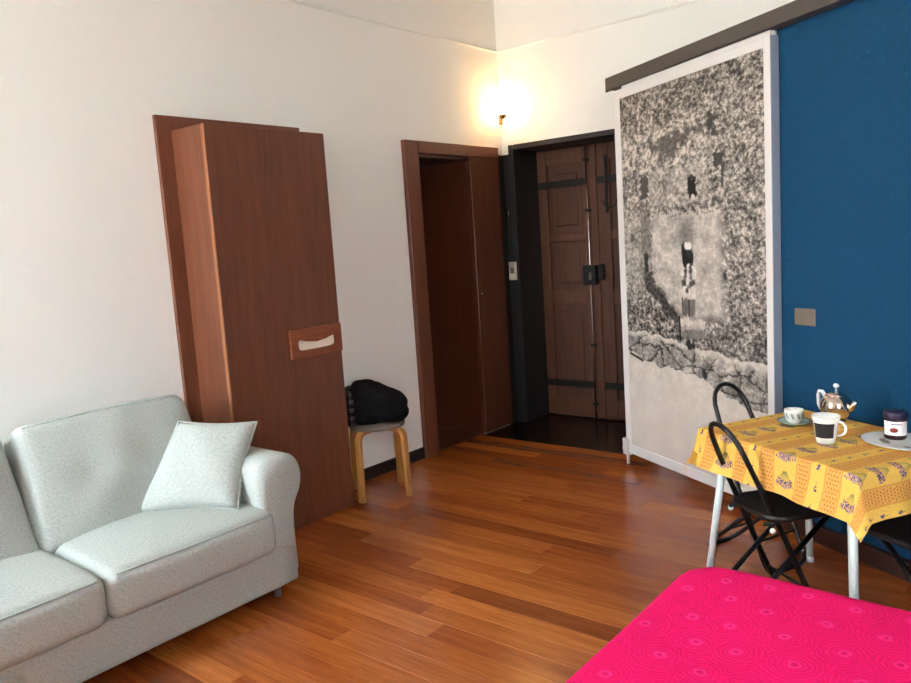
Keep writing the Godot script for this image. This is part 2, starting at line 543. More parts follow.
# ------------------------------------------------------------------ materials
func make_materials() -> void:
	var plaster := mat(Color(0.885, 0.888, 0.865), 0.9, 0.3)
	noise_normal(plaster, 0.02, 256, 1.2, 21, 4)
	plaster.uv1_triplanar = true
	plaster.uv1_world_triplanar = true
	plaster.uv1_scale = Vector3.ONE * 0.8
	plaster.normal_scale = 0.35
	M.plaster = plaster
	M.ceiling = mat(Color(0.88, 0.865, 0.84), 0.95, 0.2)
	var blue := mat(Color(0.03, 0.245, 0.37), 0.8, 0.35)
	noise_normal(blue, 0.05, 256, 2.5, 23, 4)
	blue.uv1_triplanar = true
	blue.uv1_scale = Vector3.ONE * 1.6
	blue.normal_scale = 0.6
	M.blue = blue
	M.black_paint = mat(Color(0.075, 0.075, 0.08), 0.6)
	var g_v := tex(grain_image(false, 31, Color(0.78, 0.74, 0.70), Color(1, 1, 1), 1.5))
	var g_u := tex(grain_image(true, 51, Color(0.78, 0.71, 0.64), Color(1, 1, 1), 1.6))
	M.wood = tri_mat(Color(0.445, 0.255, 0.165), 0.42, g_v, Vector3(1.6, 0.55, 1.6))
	M.wood_edge = tri_mat(Color(0.62, 0.40, 0.25), 0.5, g_v, Vector3(2, 0.5, 2))
	M.wood_plate = tri_mat(Color(0.56, 0.32, 0.19), 0.45, g_u, Vector3(1.5, 4, 1.5))
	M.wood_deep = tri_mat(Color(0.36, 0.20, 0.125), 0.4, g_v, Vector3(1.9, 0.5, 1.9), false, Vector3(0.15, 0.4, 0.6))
	M.old_wood = tri_mat(Color(0.34, 0.195, 0.10), 0.65, g_v, Vector3(3, 0.7, 3))
	M.old_panel = tri_mat(Color(0.31, 0.17, 0.08), 0.65, g_v, Vector3(2.6, 0.6, 2.6), false, Vector3(0.5, 0, 0.4))
	M.iron = metal(Color(0.10, 0.095, 0.09), 0.55)
	M.iron.metallic = 0.5
	M.steel = metal(Color(0.75, 0.73, 0.70), 0.25)
	M.foot_grey = mat(Color(0.45, 0.43, 0.42), 0.4)
	M.chrome = metal(Color(0.86, 0.82, 0.77), 0.07)
	M.planks = []
	var tones := [Color(0.66, 0.375, 0.175), Color(0.70, 0.41, 0.195), Color(0.60, 0.325, 0.145), Color(0.65, 0.36, 0.16), Color(0.56, 0.30, 0.14), Color(0.76, 0.465, 0.225), Color(0.63, 0.34, 0.155), Color(0.68, 0.39, 0.175)]
	for k in tones.size():
		var pm := tri_mat(tones[k], 0.24, g_u, Vector3(0.55, 1.0, 2.6), true, Vector3(0.37 * k, 0.2, 0.23 * k))
		M.planks.append(pm)
	M.subfloor = mat(Color(0.16, 0.09, 0.05), 0.8)
	var slab := mat(Color(0.16, 0.105, 0.085), 0.22)
	slab.albedo_texture = tex(grain_image(true, 91, Color(0.75, 0.75, 0.75), Color(1, 1, 1), 1.0))
	slab.uv1_triplanar = true
	M.slab = slab
	var fab := tex(fabric_image(61, 0.13))
	M.sofa = tri_mat(Color(0.72, 0.755, 0.73), 0.95, fab, Vector3.ONE * 5.0)
	M.sofa.metallic_specular = 0.2
	M.pillow = tri_mat(Color(0.72, 0.755, 0.73), 0.95, fab, Vector3.ONE * 4.0)
	M.pillow.metallic_specular = 0.2
	var ros := rosette_image()
	var pink := mat(Color(0.945, 0.27, 0.585), 0.9, 0.2)
	pink.albedo_texture = tex(ros[0])
	pink.uv1_triplanar = true
	pink.uv1_world_triplanar = true
	pink.uv1_scale = Vector3.ONE * 1.35
	var hn: Image = ros[1]
	hn.bump_map_to_normal_map(2.0)
	pink.normal_enabled = true
	pink.normal_texture = tex(hn)
	pink.normal_scale = 0.8
	M.pink = pink
	var cl := mat(Color(1, 1, 1), 0.75, 0.3)
	cl.albedo_texture = tex(cloth_image())
	M.cloth = cl
	var po := mat(Color(1, 1, 1), 0.45, 0.4)
	po.albedo_texture = tex(poster_image())
	po.texture_repeat = false
	M.poster = po
	M.white_paint = mat(Color(0.83, 0.82, 0.80), 0.4)
	M.edge_grey = mat(Color(0.50, 0.54, 0.60), 0.45)
	M.white_leg = mat(Color(0.80, 0.84, 0.82), 0.3)
	M.track = mat(Color(0.285, 0.26, 0.235), 0.55)
	M.black_tube = mat(Color(0.045, 0.042, 0.045), 0.35)
	M.black_seat = mat(Color(0.05, 0.045, 0.048), 0.4)
	var birch := tri_mat(Color(0.83, 0.60, 0.33), 0.45, g_v, Vector3(3, 1, 3))
	M.birch = birch
	M.stool_top = mat(Color(0.42, 0.37, 0.33), 0.8)
	var bag := mat(Color(0.045, 0.042, 0.048), 0.85, 0.25)
	noise_normal(bag, 0.03, 256, 4.0, 71, 3)
	bag.uv1_triplanar = true
	bag.uv1_scale = Vector3.ONE * 2.0
	M.bag = bag
	var pl := mat(Color(1, 1, 1), 0.9, 0.2)
	pl.albedo_texture = tex(plaid_image())
	pl.uv1_triplanar = true
	pl.uv1_scale = Vector3.ONE * 5.0
	M.plaid = pl
	M.skirting = mat(Color(0.105, 0.10, 0.115), 0.5)
	M.skirting_wood = tri_mat(Color(0.23, 0.135, 0.10), 0.45, g_u, Vector3(1, 2, 1))
	M.porcelain = mat(Color(0.87, 0.88, 0.85), 0.15)
	M.celadon = mat(Color(0.72, 0.80, 0.76), 0.15)
	M.celadon_dark = mat(Color(0.56, 0.62, 0.60), 0.2)
	M.chalk = mat(Color(0.10, 0.09, 0.085), 0.7)
	M.jar_glass = mat(Color(0.14, 0.04, 0.05), 0.08)
	M.jar_lid = mat(Color(0.13, 0.09, 0.20), 0.35)
	M.paper = mat(Color(0.88, 0.86, 0.84), 0.7)
	M.print_red = mat(Color(0.55, 0.16, 0.13), 0.7)
	M.print_blue = mat(Color(0.20, 0.22, 0.36), 0.7)
	M.print_grey = mat(Color(0.42, 0.42, 0.40), 0.6)
	M.bronze = metal(Color(0.60, 0.55, 0.49), 0.38)
	M.bronze.metallic = 0.7
	M.cream = mat(Color(0.90, 0.87, 0.80), 0.5)
	M.switch_white = mat(Color(0.78, 0.75, 0.68), 0.4)
	M.switch_grey = mat(Color(0.45, 0.43, 0.38), 0.5)
	M.brass = mat(Color(0.36, 0.28, 0.19), 0.5)
	M.window_white = mat(Color(0.86, 0.85, 0.82), 0.4)
	var glass := mat(Color(0.95, 0.97, 0.97, 0.06), 0.02)
	glass.transparency = BaseMaterial3D.TRANSPARENCY_ALPHA
	M.glass = glass
	var clear := mat(Color(0.9, 0.92, 0.92, 0.12), 0.03)
	clear.transparency = BaseMaterial3D.TRANSPARENCY_ALPHA
	M.knob_glass = mat(Color(0.75, 0.78, 0.78), 0.2)
	var glow := mat(Color(1.0, 0.93, 0.78), 0.4)
	glow.emission_enabled = true
	glow.emission = Color(1.0, 0.86, 0.62)
	glow.emission_energy_multiplier = 2.0
	M.glow = glow

# ------------------------------------------------------------------ the room
func build_room() -> void:
	var t := 0.2
	# left wall, open where door_1 stands (z -5.16 .. -4.2)
	var st := new_st(false)
	add_box(st, Vector3(LW - t - 0.25, -0.1, -4.20), Vector3(LW, CEIL, FW + t), 0)
	add_box(st, Vector3(LW - t - 0.25, 2.215, -5.145), Vector3(LW, CEIL, -4.20), 0)
	add_box(st, Vector3(LW - t - 0.25, -0.1, BW - t), Vector3(LW, CEIL, -5.145), 0)
	add_box(st, Vector3(LW - t - 0.25, -0.1, -5.145), Vector3(LW, 2.215, -4.835), 0)
	structure(inst("wall_left", done(st), M.plaster), "white plastered wall behind the sofa and the cabinet")
	# back wall with the recess of the entrance door
	st = new_st(false)
	var ox0 := -3.60
	var ox1 := -2.44
	var oy := 2.29
	add_box(st, Vector3(LW, -0.1, BW - 0.5), Vector3(ox0, CEIL, BW), 0)
	add_box(st, Vector3(ox0, oy, BW - 0.5), Vector3(ox1, CEIL, BW), 0)
	add_box(st, Vector3(ox1, -0.1, BW - 0.5), Vector3(RW + t, CEIL, BW), 0)
	add_box(st, Vector3(ox0, -0.1, BW - 0.5), Vector3(ox1, oy, BW - 0.42), 0)
	var wb := inst("wall_back", done(st), M.plaster)
	structure(wb, "white plastered wall above the old entrance door")
	# black lining of the recess
	inst("black_reveal", box_mesh(Vector3(ox0 - 0.002, 0, BW - 0.415), Vector3(ox0 + 0.012, oy, BW + 0.004), 0.001), M.black_paint, wb)
	inst("black_reveal", box_mesh(Vector3(LW + 0.001, 0, BW - 0.002), Vector3(-3.638, 2.222, BW + 0.004), 0.001), M.black_paint, wb)
	inst("black_reveal", box_mesh(Vector3(-3.638, 0, BW - 0.002), Vector3(ox0 - 0.002, oy + 0.004, BW + 0.004), 0.001), M.black_paint, wb)
	inst("black_reveal", box_mesh(Vector3(LW - 0.002, 0, BW), Vector3(LW + 0.004, 2.222, -5.182), 0.001), M.black_paint, wb)
	inst("black_lintel", box_mesh(Vector3(ox0 + 0.012, oy - 0.035, BW - 0.415), Vector3(ox1, oy + 0.004, BW + 0.004), 0.002), M.black_paint, wb)
	inst("black_reveal", box_mesh(Vector3(ox1 - 0.012, 0, BW - 0.415), Vector3(ox1 + 0.002, oy, BW + 0.004), 0.001), M.black_paint, wb)
	# wall behind the camera with a tall window and an added fill window
	st = new_st(false)
	var wins := [[-3.62, -2.72], [1.45, 2.25]]  # second opening is unseen, put in for extra fill light
	var y0 := 0.9
	var y1 := 3.35
	add_box(st, Vector3(LW, -0.1, FW), Vector3(wins[0][0], CEIL, FW + t), 0)
	add_box(st, Vector3(wins[0][1], -0.1, FW), Vector3(wins[1][0], CEIL, FW + t), 0)
	add_box(st, Vector3(wins[1][1], -0.1, FW), Vector3(RW + t, CEIL, FW + t), 0)
	for wn in wins:
		add_box(st, Vector3(wn[0], -0.1, FW), Vector3(wn[1], y0, FW + t), 0)
		add_box(st, Vector3(wn[0], y1, FW), Vector3(wn[1], CEIL, FW + t), 0)
	structure(inst("wall_front", done(st), M.plaster), "white plastered wall with a tall window and an added fill window, behind the viewer")
	for k in 2:
		window("window_%d" % (k + 1), wins[k][0], wins[k][1], y0, y1)
	structure(inst("wall_right", box_mesh(Vector3(RW, -0.1, BW - 0.5), Vector3(RW + t, CEIL, FW + t), 0), M.plaster), "white plastered wall beyond the bed")
	structure(inst("ceiling", box_mesh(Vector3(LW - 0.45, CEIL, BW - 0.5), Vector3(RW + t, CEIL + 0.15, FW + t), 0), M.ceiling), "white ceiling")
	# cornice bead round the upper wall
	structure(inst("trim_1", tube_half(Vector3(LW, 3.035, FW), Vector3(LW, 3.035, BW), Vector3.RIGHT, 0.010), M.plaster), "thin plaster bead high along the left wall")
	structure(inst("trim_2", tube_half(Vector3(LW, 3.035, BW), Vector3(RW, 3.035, BW), Vector3.BACK, 0.010), M.plaster), "thin plaster bead high along the back wall")
	# skirting along the left wall
	st = new_st(false)
	add_box(st, Vector3(LW - 0.002, 0, -4.065), Vector3(LW + 0.014, 0.082, -3.15), 0.003)
	add_box(st, Vector3(LW - 0.002, 0, -2.2), Vector3(LW + 0.014, 0.082, FW), 0.003)
	structure(inst("baseboard_left", done(st), M.skirting), "low black skirting along the left wall")
	# blue partition
	var bwall := base("wall_blue", B(-4.25, 0, 2.83), -(90.0 - YB))
	inst("painted_face", box_mesh(Vector3(1.20, 0, -0.11), Vector3(7.55, 2.50, 0.0), 0.002), M.blue, bwall)
	inst("painted_lintel", box_mesh(Vector3(0, 2.30, -0.11), Vector3(1.20, 2.50, 0.0), 0.002), M.blue, bwall)
	structure(bwall, "deep blue painted partition wall behind the table")
	var bb := inst("baseboard_right", box_mesh(Vector3(1.21, 0, -0.002), Vector3(7.4, 0.085, 0.035), 0.004), M.skirting_wood)
	bb.position = B(-4.25, 0, 2.83)
	bb.rotation.y = deg_to_rad(-(90.0 - YB))
	structure(bb, "dark wooden skirting along the blue wall")

func tube_half(a: Vector3, b: Vector3, out: Vector3, r: float) -> ArrayMesh:
	var st := new_st()
	var n := 6
	var mid := (a + b) / 2.0
	for k in n:
		var t0 := PI * k / n - PI / 2
		var t1 := PI * (k + 1) / n - PI / 2
		var p0 := out * cos(t0) * r + Vector3.UP * sin(t0) * r
		var p1 := out * cos(t1) * r + Vector3.UP * sin(t1) * r
		quad(st, a + p0, b + p0, b + p1, a + p1, mid)
	return done(st)

func window(called: String, x0: float, x1: float, y0: float, y1: float) -> void:
	var w := base(called, Vector3((x0 + x1) / 2, y0, FW + 0.1))
	var hw := (x1 - x0) / 2
	var hh := y1 - y0
	for s in [-1, 1]:
		inst("window_frame", box_mesh(Vector3(s * hw - 0.03, 0, -0.03), Vector3(s * hw + 0.03, hh, 0.03)), M.window_white, w)
	inst("window_frame", box_mesh(Vector3(-hw + 0.03, -0.02, -0.03), Vector3(hw - 0.03, 0.05, 0.03)), M.window_white, w)
	inst("window_frame", box_mesh(Vector3(-hw + 0.03, hh - 0.05, -0.03), Vector3(hw - 0.03, hh + 0.02, 0.03)), M.window_white, w)
	inst("window_frame", box_mesh(Vector3(-0.04, 0.05, -0.03), Vector3(0.04, hh - 0.05, 0.03)), M.window_white, w)
	inst("window_bar", box_mesh(Vector3(-hw + 0.03, hh * 0.66 - 0.015, -0.02), Vector3(-0.04, hh * 0.66 + 0.015, 0.02)), M.window_white, w)
	inst("window_bar", box_mesh(Vector3(0.04, hh * 0.66 - 0.015, -0.02), Vector3(hw - 0.03, hh * 0.66 + 0.015, 0.02)), M.window_white, w)
	inst("window_sill", box_mesh(Vector3(-hw - 0.04, -0.05, -0.14), Vector3(hw + 0.04, -0.02, -0.02)), M.window_white, w)
	for s in [-1, 1]:
		for part in [[0.05, hh * 0.66 - 0.015], [hh * 0.66 + 0.015, hh - 0.05]]:
			var lo := Vector3(-hw + 0.03, part[0], -0.002) if s < 0 else Vector3(0.04, part[0], -0.002)
			var hi := Vector3(-0.04, part[1], 0.002) if s < 0 else Vector3(hw - 0.03, part[1], 0.002)
			inst("pane", box_mesh(lo, hi, 0), M.glass, w)
	structure(w, "tall white casement window, the right one added for fill light")

func build_floor() -> void:
	var fl := base("floor", Vector3.ZERO)
	structure(fl, "glossy orange-brown floor of narrow wooden boards")
	inst("subfloor", box_mesh(Vector3(LW - 0.25, -0.12, BW - 0.5), Vector3(RW + 0.2, -0.016, FW + 0.2), 0), M.subfloor, fl)
	inst("entrance_slab", box_mesh(Vector3(LW, -0.016, BW - 0.42), Vector3(RW, 0.0, -4.775), 0.001), M.slab, fl)
	var wd := 0.1155
	var lens := [0.9, 1.15, 1.4, 1.7, 2.1]
	var meshes := {}
	for L in lens:
		meshes[L] = box_mesh(Vector3(0, -0.016, 0.0005), Vector3(L - 0.0006, 0, wd - 0.0005), 0.0009)
	var z := -4.775
	var last := -1
	while z < FW - 0.01:
		var x := LW - 0.0 - rng.randf_range(0.1, 0.8)
		while x < RW:
			var L: float = lens[rng.randi() % lens.size()]
			if z > -1.2:
				L = 2.1
			var k := rng.randi() % 8
			if k == last:
				k = (k + 3) % 8
			last = k
			var x0 := maxf(x, LW)
			var x1 := minf(x + L, RW)
			if x1 - x0 > 0.03:
				var m: ArrayMesh = meshes[L]
				if x1 - x0 < L - 0.001:
					m = box_mesh(Vector3(0, -0.016, 0.0005), Vector3(x1 - x0 - 0.0006, 0, wd - 0.0005), 0.0009)
				var o := inst("plank", m, M.planks[k], fl)
				o.position = Vector3(x0, 0, z)
			x += L
		z += wd

# ------------------------------------------------------------------ doors
func build_doors() -> void:
	# door_1 in the left wall: surround, fixed leaf with a lock, open bay with deep jambs
	var d := base("door_1", Vector3(LW, 0, -4.64))
	var z0 := 0.44    # towards the camera
	var z1 := -0.54
	var fx := 0.035
	inst("frame_stile", box_mesh(Vector3(-0.01, 0, z0), Vector3(fx, 2.275, z0 + 0.135), 0.004), M.wood, d)
	inst("frame_header", box_mesh(Vector3(-0.01, 2.19, z1), Vector3(fx, 2.275, z0), 0.004), M.wood, d)
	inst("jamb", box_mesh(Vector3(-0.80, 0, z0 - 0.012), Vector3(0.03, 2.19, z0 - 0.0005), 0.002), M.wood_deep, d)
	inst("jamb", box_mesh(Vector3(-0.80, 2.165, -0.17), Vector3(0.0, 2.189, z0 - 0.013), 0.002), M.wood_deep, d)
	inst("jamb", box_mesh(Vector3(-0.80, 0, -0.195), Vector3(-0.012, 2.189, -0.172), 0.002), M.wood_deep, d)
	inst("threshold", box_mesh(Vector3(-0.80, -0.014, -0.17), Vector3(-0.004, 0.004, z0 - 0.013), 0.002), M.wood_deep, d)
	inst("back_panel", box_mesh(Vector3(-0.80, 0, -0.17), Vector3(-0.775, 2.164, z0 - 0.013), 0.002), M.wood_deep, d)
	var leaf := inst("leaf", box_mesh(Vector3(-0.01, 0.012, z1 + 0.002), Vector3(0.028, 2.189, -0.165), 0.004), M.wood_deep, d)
	inst("knob", lathe([Vector2(0, 0.022), Vector2(0.006, 0.021), Vector2(0.010, 0.016), Vector2(0.010, 0.010), Vector2(0.013, 0.004), Vector2(0.013, 0)].map(func(v): return v), 16), M.steel, leaf)
	var kn: Node3D = leaf.get_child(0)
	kn.position = Vector3(0.028, 1.13, -0.20)
	kn.rotation.z = -PI / 2
	structure(d, "brown wooden door surround with one leaf, left of the entrance")
	# door_2: the old double entrance door in its recess
	var e := base("door_2", Vector3(-3.08, 0, BW - 0.36))
	structure(e, "old dark wooden double entrance door with iron bolt bar")
	var H := 2.25
	for side in [-1, 1]:
		var xa := -0.53 if side < 0 else 0.05
		var xb := -0.005 if side < 0 else 0.58
		var lf := inst("leaf", box_mesh(Vector3(xa, 0.01, -0.04), Vector3(xb, H, 0.0), 0.003), M.old_panel, e)
		# stiles and rails stand proud of the panels
		inst("stile", box_mesh(Vector3(xa, 0.01, 0.0), Vector3(xa + 0.11, H, 0.022), 0.004), M.old_wood, lf)
		inst("stile", box_mesh(Vector3(xb - 0.075, 0.01, 0.0), Vector3(xb, H, 0.022), 0.004), M.old_wood, lf)
		for r in [[0.01, 0.17], [0.97, 1.08], [1.49, 1.56], [2.12, H]]:
			inst("rail", box_mesh(Vector3(xa + 0.11, r[0], 0.0), Vector3(xb - 0.075, r[1], 0.02), 0.004), M.old_wood, lf)
		for r in [[0.24, 0.91], [1.15, 1.43], [1.62, 2.05]]:
			inst("raised_panel", box_mesh(Vector3(xa + 0.17, r[0], -0.005), Vector3(xb - 0.135, r[1], 0.012), 0.010), M.old_panel, lf)
		for y in [0.29, 1.965]:
			inst("strap_hinge", box_mesh(Vector3(xa + 0.0, y - 0.028, 0.020), Vector3(xb - 0.05 if side < 0 else xb, y + 0.028, 0.028), 0.003), M.iron, lf)
	inst("meeting_batten", box_mesh(Vector3(-0.005, 0.01, -0.04), Vector3(0.05, H, 0.034), 0.006), M.old_wood, e)
	inst("head_frame", box_mesh(Vector3(-0.54, H, -0.05), Vector3(0.63, 2.262, 0.05), 0.003), M.black_paint, e)
	var rod := inst("bolt_bar", tube_mesh([Vector3(-0.032, 0.012, 0.05), Vector3(-0.030, 0.7, 0.05), Vector3(-0.028, 1.4, 0.05), Vector3(-0.030, 2.235, 0.05)], 0.0065, 8), M.steel, e)
	for y in [0.12, 0.62, 1.72, 2.12]:
		inst("staple", box_mesh(Vector3(-0.055, y, 0.02), Vector3(-0.015, y + 0.025, 0.06), 0.004), M.iron, rod)
	var lock := inst("lock", box_mesh(Vector3(-0.095, 1.13, 0.02), Vector3(0.035, 1.29, 0.075), 0.01), M.iron, e)
	inst("lock_handle", box_mesh(Vector3(0.045, 1.165, 0.034), Vector3(0.10, 1.30, 0.065), 0.012), M.iron, lock)
	inst("keyhole_plate", box_mesh(Vector3(-0.03, 1.17, 0.075), Vector3(-0.005, 1.235, 0.081), 0.002), M.steel, lock)
	inst("chain", tube_mesh(arc(Vector3(0.16, 1.80, 0.03), Vector3.RIGHT, Vector3.DOWN, 0.06, 0, 180, 8), 0.006, 6), M.iron, e)
	inst("slide_bolt", box_mesh(Vector3(0.12, 1.70, 0.022), Vector3(0.145, 2.15, 0.035), 0.003), M.iron, e)

# ------------------------------------------------------------------ furniture
func build_cabinet() -> void:
	# flat brown surround on the wall behind the cabinet
	var t := base("trim_3", Vector3(LW, 0, -2.68))
	structure(t, "flat brown wooden surround on the wall behind the tall cabinet")
	inst("surround_board", box_mesh(Vector3(-0.002, 0, -0.468), Vector3(0.022, 2.29, 0.475), 0.003), M.wood, t)
	var c := base("wall_cabinet", Vector3(-3.395, 0, -2.69))
	tag(c, "tall reddish-brown cabinet with a recessed pull handle, standing against the wall beside the sofa", "cabinet")
	var xb := -0.283
	var za := 0.40
	var zb := -0.39
	var H := 2.213
	inst("side_panel", box_mesh(Vector3(xb, 0, za - 0.02), Vector3(-0.024, H, za), 0.002), M.wood, c)
	inst("side_panel", box_mesh(Vector3(xb, 0, zb), Vector3(-0.024, H, zb + 0.02), 0.002), M.wood, c)
	inst("top_panel", box_mesh(Vector3(xb, H - 0.02, zb + 0.02), Vector3(-0.024, H, za - 0.02), 0.002), M.wood, c)
	inst("back_panel", box_mesh(Vector3(xb, 0.0, zb + 0.02), Vector3(xb + 0.012, H - 0.02, za - 0.02), 0.001), M.wood, c)
	inst("bottom_panel", box_mesh(Vector3(xb + 0.012, 0.0, zb + 0.02), Vector3(-0.024, 0.03, za - 0.02), 0.001), M.wood, c)
	var door := inst("door", box_mesh(Vector3(-0.023, 0.006, zb + 0.001), Vector3(0.0, H, za - 0.006), 0.002), M.wood, c)
	inst("edge_strip", box_mesh(Vector3(-0.024, 0.0, za - 0.005), Vector3(0.001, H, za + 0.001), 0.002), M.wood_edge, c)
	# pull handle: plate with a slot and a pale tray behind it
	var hy := 1.042
	var hz := -0.195
	var W := 0.188
	var Hh := 0.081
	var outer := []
	var inner := []
	var n := 48
	for k in n:
		var a := TAU * k / n
		var ca := cos(a)
		var sa := sin(a)
		var sc := 1.0 / maxf(absf(ca), absf(sa))
		outer.append(Vector2(ca * sc * W, sa * sc * Hh))
		# slot with rounded ends; its upper lip hangs in a shallow curve
		var px := signf(ca) * pow(absf(ca), 0.35) * 0.138
		var py := signf(sa) * pow(absf(sa), 0.45) * 0.036
		if sa > 0:
			py = pow(sa, 0.5) * (0.004 + 0.034 * pow(absf(px) / 0.138, 2.0))
		inner.append(Vector2(px, py - 0.006))
	var st := new_st(false)
	var th := 0.016
	for k in n:
		var j := (k + 1) % n
		var f := func(v: Vector2, x: float) -> Vector3: return Vector3(x, v.y, -v.x)
		quad(st, f.call(outer[k], th), f.call(outer[j], th), f.call(inner[j], th), f.call(inner[k], th), Vector3(-1, 0, 0))
		quad(st, f.call(outer[k], 0), f.call(outer[j], 0), f.call(outer[j], th), f.call(outer[k], th), Vector3(th / 2, 0, 0))
		var mid: Vector2 = (inner[k] + inner[j]) * 0.5
		quad(st, f.call(inner[k], 0.002), f.call(inner[j], 0.002), f.call(inner[j], th), f.call(inner[k], th), f.call(mid * 1.4, th / 2))
	var plate := inst("handle_plate", done(st), M.wood_plate, door)
	plate.position = Vector3(0.0, hy, hz)
	var tray := inst("handle_tray", box_mesh(Vector3(0.0005, -0.055, -0.15), Vector3(0.003, 0.05, 0.15), 0.0), M.cream, plate)
	tray.set_meta("label", "pale recess of the pull handle")

func build_sofa() -> void:
	var s := base("sofa", Vector3(-3.17, 0, -1.235))
	tag(s, "pale grey-green two-seat fabric sofa with rolled arms against the white wall", "sofa")
	# local: x forward (front at +0.45), z -: towards the cabinet
	var body := soft_box(Vector3(0.42, 0.098, 0.895), 0.02, 10)
	var o := inst("base_frame", body, M.sofa, s)
	o.position = Vector3(-0.01, 0.152, 0)
	# back frame
	o = inst("back_frame", soft_box(Vector3(0.06, 0.34, 0.78), 0.045, 12), M.sofa, s)
	o.position = Vector3(-0.385, 0.46, 0)
	o.rotation.z = deg_to_rad(4)
	# arms
	for sd in [-1.0, 1.0]:
		inst("arm", arm_mesh(sd), M.sofa, s).position = Vector3(0, 0, sd * 0.735)
	# seat cushions
	var seat_shape := func(p: Vector3, q: Vector3) -> Vector3:
		var f := (1 - q.x * q.x) * (1 - q.z * q.z)
		if q.y > 0: p.y += 0.035 * f + 0.012 * (1 - q.x * q.x * q.x * q.x)
		p.x += 0.02 * (1 - q.z * q.z) * maxf(q.x, 0) * (1 - 0.5 * q.y * q.y)
		p.y += 0.004 * sin(p.x * 17 + p.z * 9) * f
		return p
	var seat_mesh := soft_box(Vector3(0.36, 0.095, 0.383), 0.045, 22, seat_shape)
	for k in 2:
		var so := inst("seat_cushion", seat_mesh, M.sofa, s)
		so.position = Vector3(0.10, 0.338, -0.3835 if k == 0 else 0.3835)
		var pipe := []
		for e in 13:
			var v := lerpf(-0.345, 0.345, e / 12.0)
			pipe.append(seat_shape.call(Vector3(0.36 - 0.0125, 0.095 - 0.0125, v), Vector3(0.965, 0.87, v / 0.383)))
		inst("seam", tube_mesh(pipe, 0.003, 6), M.sofa, so)
	# back cushions
	var back_shape := func(p: Vector3, q: Vector3) -> Vector3:
		var f := (1 - q.y * q.y) * (1 - q.z * q.z)
		if q.x > 0:
			p.x += 0.045 * f
			# buttons and creases
			for bz in [-0.16, 0.14]:
				var dd := Vector2(p.z - bz, p.y * 1.2).length()
				p.x -= 0.022 * exp(-dd * dd / 0.0035)
			p.x += 0.006 * sin(p.z * 21 + p.y * 11) * f + 0.004 * sin(p.y * 30 - p.z * 13) * f
		p.z *= 1.0 - 0.03 * q.y
		p.y += 0.012 * (1 - q.z * q.z) * q.y
		return p
	var back_mesh := soft_box(Vector3(0.085, 0.275, 0.405), 0.055, 22, back_shape)
	for k in 2:
		var bo := inst("back_cushion", back_mesh, M.sofa, s)
		bo.position = Vector3(-0.150, 0.640, -0.375 if k == 0 else 0.445)
		bo.rotation.z = deg_to_rad(23)
		var pipe := []
		for e in 13:
			var v := lerpf(-0.36, 0.36, e / 12.0)
			pipe.append(back_shape.call(Vector3(0.085 - 0.016, 0.275 - 0.016, v), Vector3(0.8, 0.94, v / 0.405)))
		inst("seam", tube_mesh(pipe, 0.003, 6), M.sofa, bo)
	# feet
	for fx in [-0.36, 0.36]:
		for fz in [-0.80, 0.80]:
			var ft := inst("foot", lathe([Vector2(0, 0), Vector2(0.013, 0.0), Vector2(0.016, 0.004), Vector2(0.018, 0.056), Vector2(0.0, 0.058)], 12), M.foot_grey, s)
			ft.position = Vector3(fx, 0, fz)

func arm_mesh(sd: float) -> ArrayMesh:
	# cross-section in (z outward, y), swept along x with a rounded front end
	var prof := [Vector2(-0.03, 0.055), Vector2(0.16, 0.055), Vector2(0.175, 0.08), Vector2(0.172, 0.30), Vector2(0.18, 0.40), Vector2(0.205, 0.46), Vector2(0.232, 0.505), Vector2(0.243, 0.55), Vector2(0.232, 0.60), Vector2(0.20, 0.635), Vector2(0.15, 0.65), Vector2(0.08, 0.648), Vector2(0.03, 0.63), Vector2(0.0, 0.59), Vector2(-0.008, 0.52), Vector2(-0.01, 0.40), Vector2(-0.02, 0.20)]
	var xs := []
	var ins := []
	var r := 0.05
	for k in 7:
		var a := PI / 2 * k / 6
		xs.append(-0.44 + r - r * cos(a)); ins.append(r - r * sin(a))
	for k in 7:
		var a := PI / 2 * (1 - k / 6.0)
		xs.append(0.405 - r + r * cos(a)); ins.append(r - r * sin(a))
	var st := new_st()
	var rings := []
	var ctr := Vector2(0.10, 0.36)
	# denser profile
	var dense := []
	for k in prof.size():
		var p0: Vector2 = prof[(k + prof.size() - 1) % prof.size()]
		var p1: Vector2 = prof[k]
		var p2: Vector2 = prof[(k + 1) % prof.size()]
		var p3: Vector2 = prof[(k + 2) % prof.size()]
		for e in 3:
			dense.append(p1.cubic_interpolate(p2, p0, p3, e / 3.0) if p1.y > 0.12 and p2.y > 0.12 else p1.lerp(p2, e / 3.0))
	var n := dense.size()
	for i in xs.size():
		var ring := []
		for k in n:
			var p: Vector2 = dense[k]
			var tang: Vector2 = (dense[(k + 1) % n] - dense[(k + n - 1) % n]).normalized()
			var nrm := Vector2(tang.y, -tang.x)
			if nrm.dot(p - ctr) < 0: nrm = -nrm
			p = ctr + (p - ctr) * (1.0 - ins[i] / 0.17)
			ring.append(Vector3(xs[i], p.y, p.x * sd))
		rings.append(ring)
	for i in rings.size() - 1:
		for k in n:
			var j := (k + 1) % n
			var pc: Vector2 = (dense[k] + dense[j]) * 0.5
			var nr := Vector2((dense[j] - dense[k]).y, -(dense[j] - dense[k]).x)
			if nr.dot(pc - ctr) < 0: nr = -nr
			pc -= nr.normalized() * 0.08
			var from := Vector3((xs[i] + xs[i + 1]) / 2, pc.y, pc.x * sd)
			quad(st, rings[i][k], rings[i][j], rings[i + 1][j], rings[i + 1][k], from)
	for e in [0, rings.size() - 1]:
		var c3 := Vector3(xs[e], 0.36, 0.10 * sd)
		for k in n:
			tri(st, c3, rings[e][k], rings[e][(k + 1) % n], Vector3(0, 0.36, 0.1 * sd))
	return done(st)

